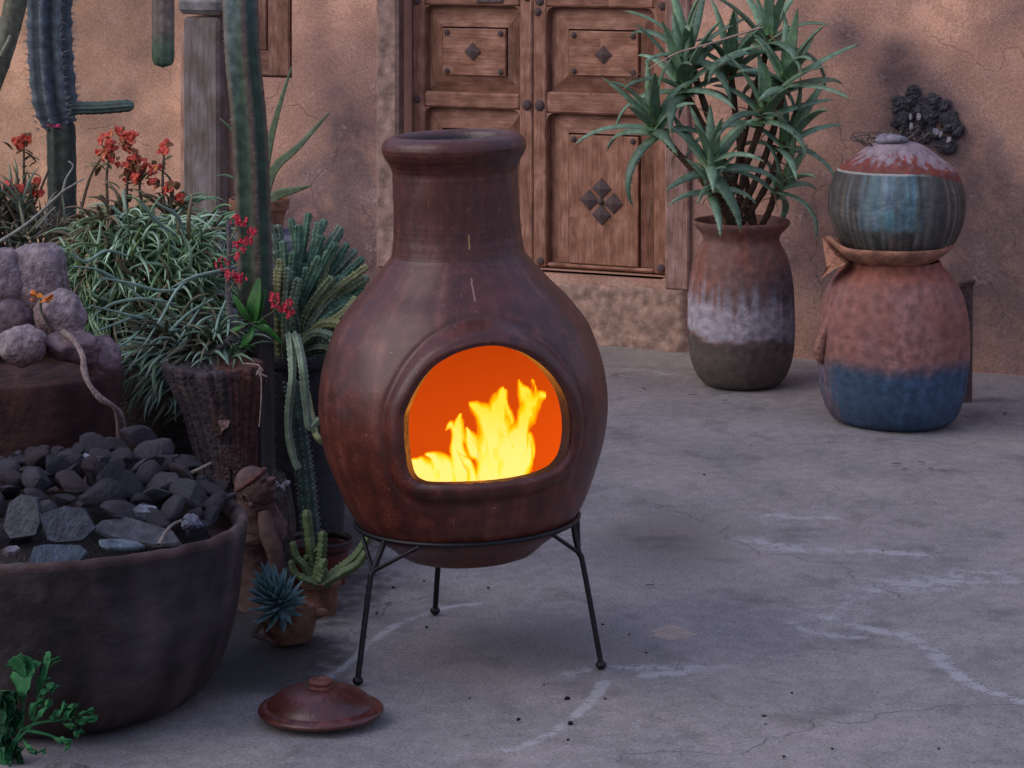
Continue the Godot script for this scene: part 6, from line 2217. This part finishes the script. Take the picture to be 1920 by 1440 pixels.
func build_figurine() -> void:
	var d := 5.98
	var c := Vector3((487.0 - 960.0) * d / F, 0, -d)
	var o := thing("clay_figurine", "weathered clay figurine of a tilted head with headband, beside the bowl's rim", "figurine", c)
	var clay := mat(Color(0.12, 0.070, 0.060), 0.85, 5.0, 0.12)
	var hc := at(478, 915, d - 0.05) - c
	var turn := Basis(Vector3(0, 0, 1), 0.58) * Basis(Vector3(0, 1, 0), 1.05)
	# face looks along +z before it is turned; bumps shape brow, nose, lips, chin, sockets
	var feat := [[0.0, -0.02, 0.13, 0.09, 0.36], [0.0, -0.16, 0.10, 0.07, 0.20], [0.0, -0.40, 0.16, 0.05, 0.11], [0.0, -0.49, 0.15, 0.045, 0.09], [0.0, -0.72, 0.2, 0.12, 0.16], [0.28, 0.20, 0.16, 0.06, 0.07], [-0.28, 0.20, 0.16, 0.06, 0.07], [0.27, 0.06, 0.13, 0.07, -0.13], [-0.27, 0.06, 0.13, 0.07, -0.13], [0.27, 0.04, 0.09, 0.035, 0.10], [-0.27, 0.04, 0.09, 0.035, 0.10], [0.42, -0.28, 0.2, 0.2, 0.05], [-0.42, -0.28, 0.2, 0.2, 0.05]]
	var nz := pot_noise(3.0, 141)
	var mb := MB.new()
	ball(mb, Vector3.ZERO, 72, 56, func(q: Vector3) -> Vector3:
		var r := 1.0
		if q.z > 0.0:
			for e: Array in feat:
				r += 1.45 * e[4] * exp(-pow((q.x - e[0]) / e[2], 2) - pow((q.y - e[1]) / e[3], 2)) * smoothstep(0.0, 0.4, q.z)
		r += 0.03 * nz.get_noise_3dv(q * 2.0)
		return turn * (q * r * Vector3(0.040, 0.052, 0.046)) + hc,
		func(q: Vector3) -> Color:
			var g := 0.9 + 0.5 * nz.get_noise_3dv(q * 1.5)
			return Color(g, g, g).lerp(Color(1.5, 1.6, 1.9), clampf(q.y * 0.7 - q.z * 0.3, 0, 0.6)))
	part("head", mb.mesh(), clay, o)
	mb = MB.new()
	var band := PackedVector3Array()
	for k in 49:
		var a := TAU * k / 48.0
		band.append(turn * Vector3(0.0372 * sin(a), 0.0215 + 0.003 * cos(a), 0.0435 * cos(a) + 0.001) + hc)
	tube(mb, band, func(_f: float) -> float: return 0.0045, 8, nocall, func(f: float, a: float, _i: int) -> float: return 1.0 + 0.2 * sin(a) * sin(f * 150.0))
	part("headband", mb.mesh(), mat(Color(0.14, 0.052, 0.042), 0.85, 6.0, 0.3), o)
	for s: float in [-1.0, 1.0]:
		mb = MB.new()
		var ear := PackedVector3Array()
		for k in 25:
			var a := TAU * k / 24.0
			ear.append(turn * (Vector3(s * 0.041, -0.006, -0.004) + Vector3(0, 0.0125 * cos(a), 0.008 * sin(a))) + hc)
		tube(mb, ear, func(_f: float) -> float: return 0.0036, 8)
		ball(mb, turn * Vector3(s * 0.041, -0.022, 0.0) + hc, 12, 8, func(q: Vector3) -> Vector3: return q * 0.007)
		part("ear", mb.mesh(), clay, o)
	# neck, shoulder and a raised forearm on a rough block
	mb = MB.new()
	tube(mb, spline(PackedVector3Array([Vector3(0.0, 0.0, 0.0), Vector3(-0.004, 0.09, 0.0), Vector3(-0.004, 0.16, 0.01), Vector3(-0.006, 0.215, 0.025), hc + Vector3(0.006, -0.015, 0)]), 40), func(f: float) -> float: return 0.062 - 0.012 * sin(f * 6.0) - 0.030 * smoothstep(0.55, 0.85, f), 24, nocall, func(f: float, a: float, _i: int) -> float: return 1.0 + 0.10 * nz.get_noise_2d(a * 0.8, f * 3.0) + 0.05 * sin(a * 2.0 + f * 4.0))
	part("shoulders", mb.mesh(), clay, o)
	mb = MB.new()
	tube(mb, spline(PackedVector3Array([at(495, 960, d - 0.08) - c, at(502, 1000, d - 0.10) - c, at(515, 1035, d - 0.11) - c, at(526, 1085, d - 0.11) - c]), 24), func(f: float) -> float: return 0.014 + 0.006 * sin(f * 3.0), 12)
	part("forearm", mb.mesh(), clay, o)
	var sh := thing("white_shell", "small crumbly whitish shell lying beside the clay figurine's face", "shell", at(528, 908, d - 0.03))
	for k in 7:
		var q := part("shell_piece", stone_mesh(Vector3(rf(0.006, 0.014), rf(0.004, 0.009), 0.010), 9, 12, 0.12, 0.5), mat(Color(0.34, 0.34, 0.38), 0.6, 8.0, 0.4), sh)
		q.position = Vector3(rf(-0.016, 0.016), rf(-0.008, 0.008), rf(-0.01, 0.01))
	# rough grey stone the shell lies on
	var st := thing("rough_stone", "rough dark stone block between the figurine and the dotted cactus", "stone", at(522, 990, d + 0.05))
	st.position.y = 0.0
	var rk := part("block", stone_mesh(Vector3(0.042, 0.15, 0.045), 12, 26, 0.06, 0.6), mat(Color(0.075, 0.062, 0.055), 0.92, 5.0, 0.6), st)
	rk.position.y = 0.15

func build_green() -> void:
	var d := 4.86
	var c := on_ground(10, 1432)
	var o := thing("leafy_weed", "bright green leafy plant growing in the bottom left corner by the bowl", "plant", c)
	var lf := leaf_mat(Color(0.028, 0.155, 0.052), 0.65, 0.35)
	var lf2 := leaf_mat(Color(0.012, 0.07, 0.028), 0.5, 0.2)
	# stalks: photo points; lobes are blades that widen towards a ragged end
	for e: Array in [[8, 1436, 20, 1400, 40, 1365, 45, 1310], [14, 1432, 30, 1392, 60, 1360, 98, 1316], [40, 1368, 70, 1356, 110, 1350, 140, 1345], [50, 1370, 80, 1375, 105, 1384, 118, 1394], [8, 1436, 8, 1410, 10, 1380, 20, 1330], [60, 1350, 75, 1300, 85, 1262, 90, 1240], [6, 1436, -2, 1400, -10, 1350, -10, 1310]]:
		var mb := MB.new()
		tube(mb, pts_at(e, d, c, 14), func(f: float) -> float: return 0.0034 - 0.0014 * f, 7)
		part("stalk", mb.mesh(), lf, o)
	for e: Array in [[44, 1318, 46, 1285, 58, 1233, 0.040, 0.00, 0], [74, 1300, 82, 1270, 95, 1226, 0.014, 0.01, 0], [70, 1305, 84, 1300, 102, 1286, 0.018, 0.02, 0], [70, 1300, 74, 1280, 88, 1266, 0.014, 0.0, 0], [55, 1345, 62, 1325, 82, 1314, 0.012, 0.02, 0], [62, 1352, 80, 1335, 97, 1316, 0.010, 0.03, 0], [100, 1350, 112, 1338, 126, 1320, 0.008, 0.03, 0], [112, 1350, 128, 1338, 140, 1322, 0.014, 0.03, 0], [120, 1350, 132, 1345, 142, 1328, 0.018, 0.02, 0], [140, 1346, 155, 1338, 175, 1333, 0.012, 0.03, 0], [140, 1350, 158, 1352, 178, 1350, 0.020, 0.02, 0], [118, 1356, 128, 1362, 138, 1364, 0.012, 0.01, 0], [138, 1372, 143, 1376, 152, 1372, 0.016, 0.01, 0], [100, 1382, 115, 1390, 130, 1396, 0.016, 0.02, 0], [43, 1386, 52, 1402, 62, 1413, 0.010, 0.03, 0], [58, 1410, 70, 1411, 86, 1406, 0.008, 0.02, 0], [20, 1350, 22, 1325, 28, 1298, 0.034, 0.00, 1], [5, 1370, 4, 1340, -4, 1306, 0.036, 0.0, 1], [25, 1380, 30, 1360, 36, 1330, 0.030, -0.01, 1], [10, 1400, 8, 1370, 14, 1345, 0.040, -0.02, 1], [0, 1430, 10, 1410, 25, 1395, 0.045, -0.02, 1], [-10, 1420, -4, 1400, 6, 1380, 0.04, -0.01, 1], [20, 1430, 28, 1420, 36, 1405, 0.03, -0.02, 1], [95, 1352, 100, 1346, 108, 1338, 0.014, 0.01, 0]]:
		var mb := MB.new()
		var wd: float = e[6] * 1.5
		var ph := rf(0, 6)
		var near: float = e[7]
		blade(mb, spline(PackedVector3Array([at(e[0], e[1], d) - c, at(e[2], e[3], d - near) - c, at(e[4], e[5], d - near * 0.6) - c]), 14), Vector3(0.75, 0.35, 0.6).normalized(), func(f: float) -> float: return wd * (0.18 + 0.9 * smoothstep(0.05, 0.75, f)) * (1.0 if f < 0.86 else 1.0 - 0.5 * (f - 0.86) / 0.14) * (1.0 + 0.14 * sin(f * 22.0 + ph)), 0.0016, 0.38, func(f: float, x: float) -> Color: return Color(1, 1, 1) * (0.85 + 0.35 * absf(x)))
		part("leaf_lobe", mb.mesh(), lf if e[8] == 0 else lf2, o)
		var base := at(e[2], e[3], d - near) - c
		var tip := at(e[4], e[5], d - near * 0.6) - c
		for q in 4:                       # ragged end: small lobes that flare apart
			var side := Vector3(tip.y - base.y, -(tip.x - base.x), 0) * rf(-0.5, 0.5)
			var s0 := base.lerp(tip, rf(0.25, 0.7))
			mb = MB.new()
			var w2 := wd * rf(0.45, 0.75)
			blade(mb, spline(PackedVector3Array([s0, s0.lerp(tip + side, 0.5) + Vector3(0, 0, rf(0, 0.012)), base.lerp(tip, rf(0.85, 1.12)) + side + Vector3(0, 0, rf(-0.01, 0.015))]), 10), Vector3(rf(0.3, 0.9), rf(0.0, 0.6), rf(0.3, 0.9)).normalized(), func(f: float) -> float: return w2 * (0.2 + 0.8 * smoothstep(0.0, 0.7, f)) * (1.0 if f < 0.85 else 1.0 - 0.6 * (f - 0.85) / 0.15) * (1.0 + 0.2 * sin(f * 25.0 + q)), 0.0014, 0.4, func(f: float, x: float) -> Color: return Color(1, 1, 1) * (0.8 + 0.4 * absf(x)))
			part("leaf_lobe", mb.mesh(), lf if e[8] == 0 else lf2, o)

func build_debris() -> void:
	var dark := mat(Color(0.03, 0.027, 0.027), 0.9, 8.0, 0.4)
	var grey := mat(Color(0.17, 0.155, 0.155), 0.9, 8.0, 0.4)
	var mesh := stone_mesh(Vector3(1, 0.6, 0.8), 9, 14, 0.1)
	for e: Array in [[1063, 1311, 5.5], [1135, 1312, 3.0], [1432, 1345, 5.0], [1436, 1360, 3.5], [972, 1350, 4.5], [1070, 1357, 5.5], [800, 1177, 3.5], [738, 1103, 4.0], [915, 1103, 3.5], [795, 1090, 2.5], [1320, 890, 3.0], [1515, 1082, 3.0], [1655, 1034, 3.0], [1212, 1225, 2.5], [1130, 1172, 3.0], [1485, 1300, 2.5], [1560, 1405, 2.5], [1760, 1405, 2.5], [1470, 1420, 3.0], [1065, 1388, 3.0], [976, 1195, 2.0], [1180, 1190, 2.5], [1020, 1285, 2.5], [880, 1310, 2.0], [1205, 728, 3.0], [1210, 730, 2.5]]:
		var o := MeshInstance3D.new()
		o.name = "pebble"
		o.mesh = mesh
		o.material_override = dark if rng.randf() < 0.75 else grey
		add_child(o, true)
		tag(o, "tiny dark pebble lying loose on the concrete floor", "pebble", "pebbles scattered on the floor")
		var p := on_ground(e[0], e[1])
		o.position = p + Vector3(0, 0.0015, 0)
		o.rotation.y = rf(0, TAU)
		o.scale = Vector3.ONE * e[2] * 0.00125
	for e: Array in [[1365, 752], [1145, 705], [1290, 742], [1720, 868], [1740, 880], [1700, 880], [1760, 884], [1690, 872], [1890, 776], [1400, 722], [1210, 1100], [690, 1120], [720, 1135], [705, 1150]]:
		var p := on_ground(e[0], e[1])
		var mb := MB.new()
		var az := rf(0, TAU)
		blade(mb, bow(Vector3(0, 0.004, 0), az, 0.15, rf(0.018, 0.04), 0.4, 6, rf(-1.5, 1.5)), Vector3(cos(az), 0, -sin(az)), func(f: float) -> float: return 0.006 * sin(PI * clampf(f * 0.9 + 0.05, 0, 1)) + 0.001, 0.0016, 0.2, nocall, 0.0, 6)
		var o := part("dead_leaf", mb.mesh(), leaf_mat(Color(0.05, 0.038, 0.033), 0.9, 0.0), self)
		tag(o, "small dry curled leaf scrap lying on the concrete floor", "dead leaf", "dry scraps on the floor")
		o.position = p
	var st := part("flat_stone", stone_mesh(Vector3(0.045, 0.012, 0.03), 10, 22, 0.08), mat(Color(0.19, 0.18, 0.18), 0.9, 5.0, 0.4), self)
	tag(st, "flat grey stone half sunk in the floor at the bottom left edge", "stone")
	st.position = on_ground(120, 1445)
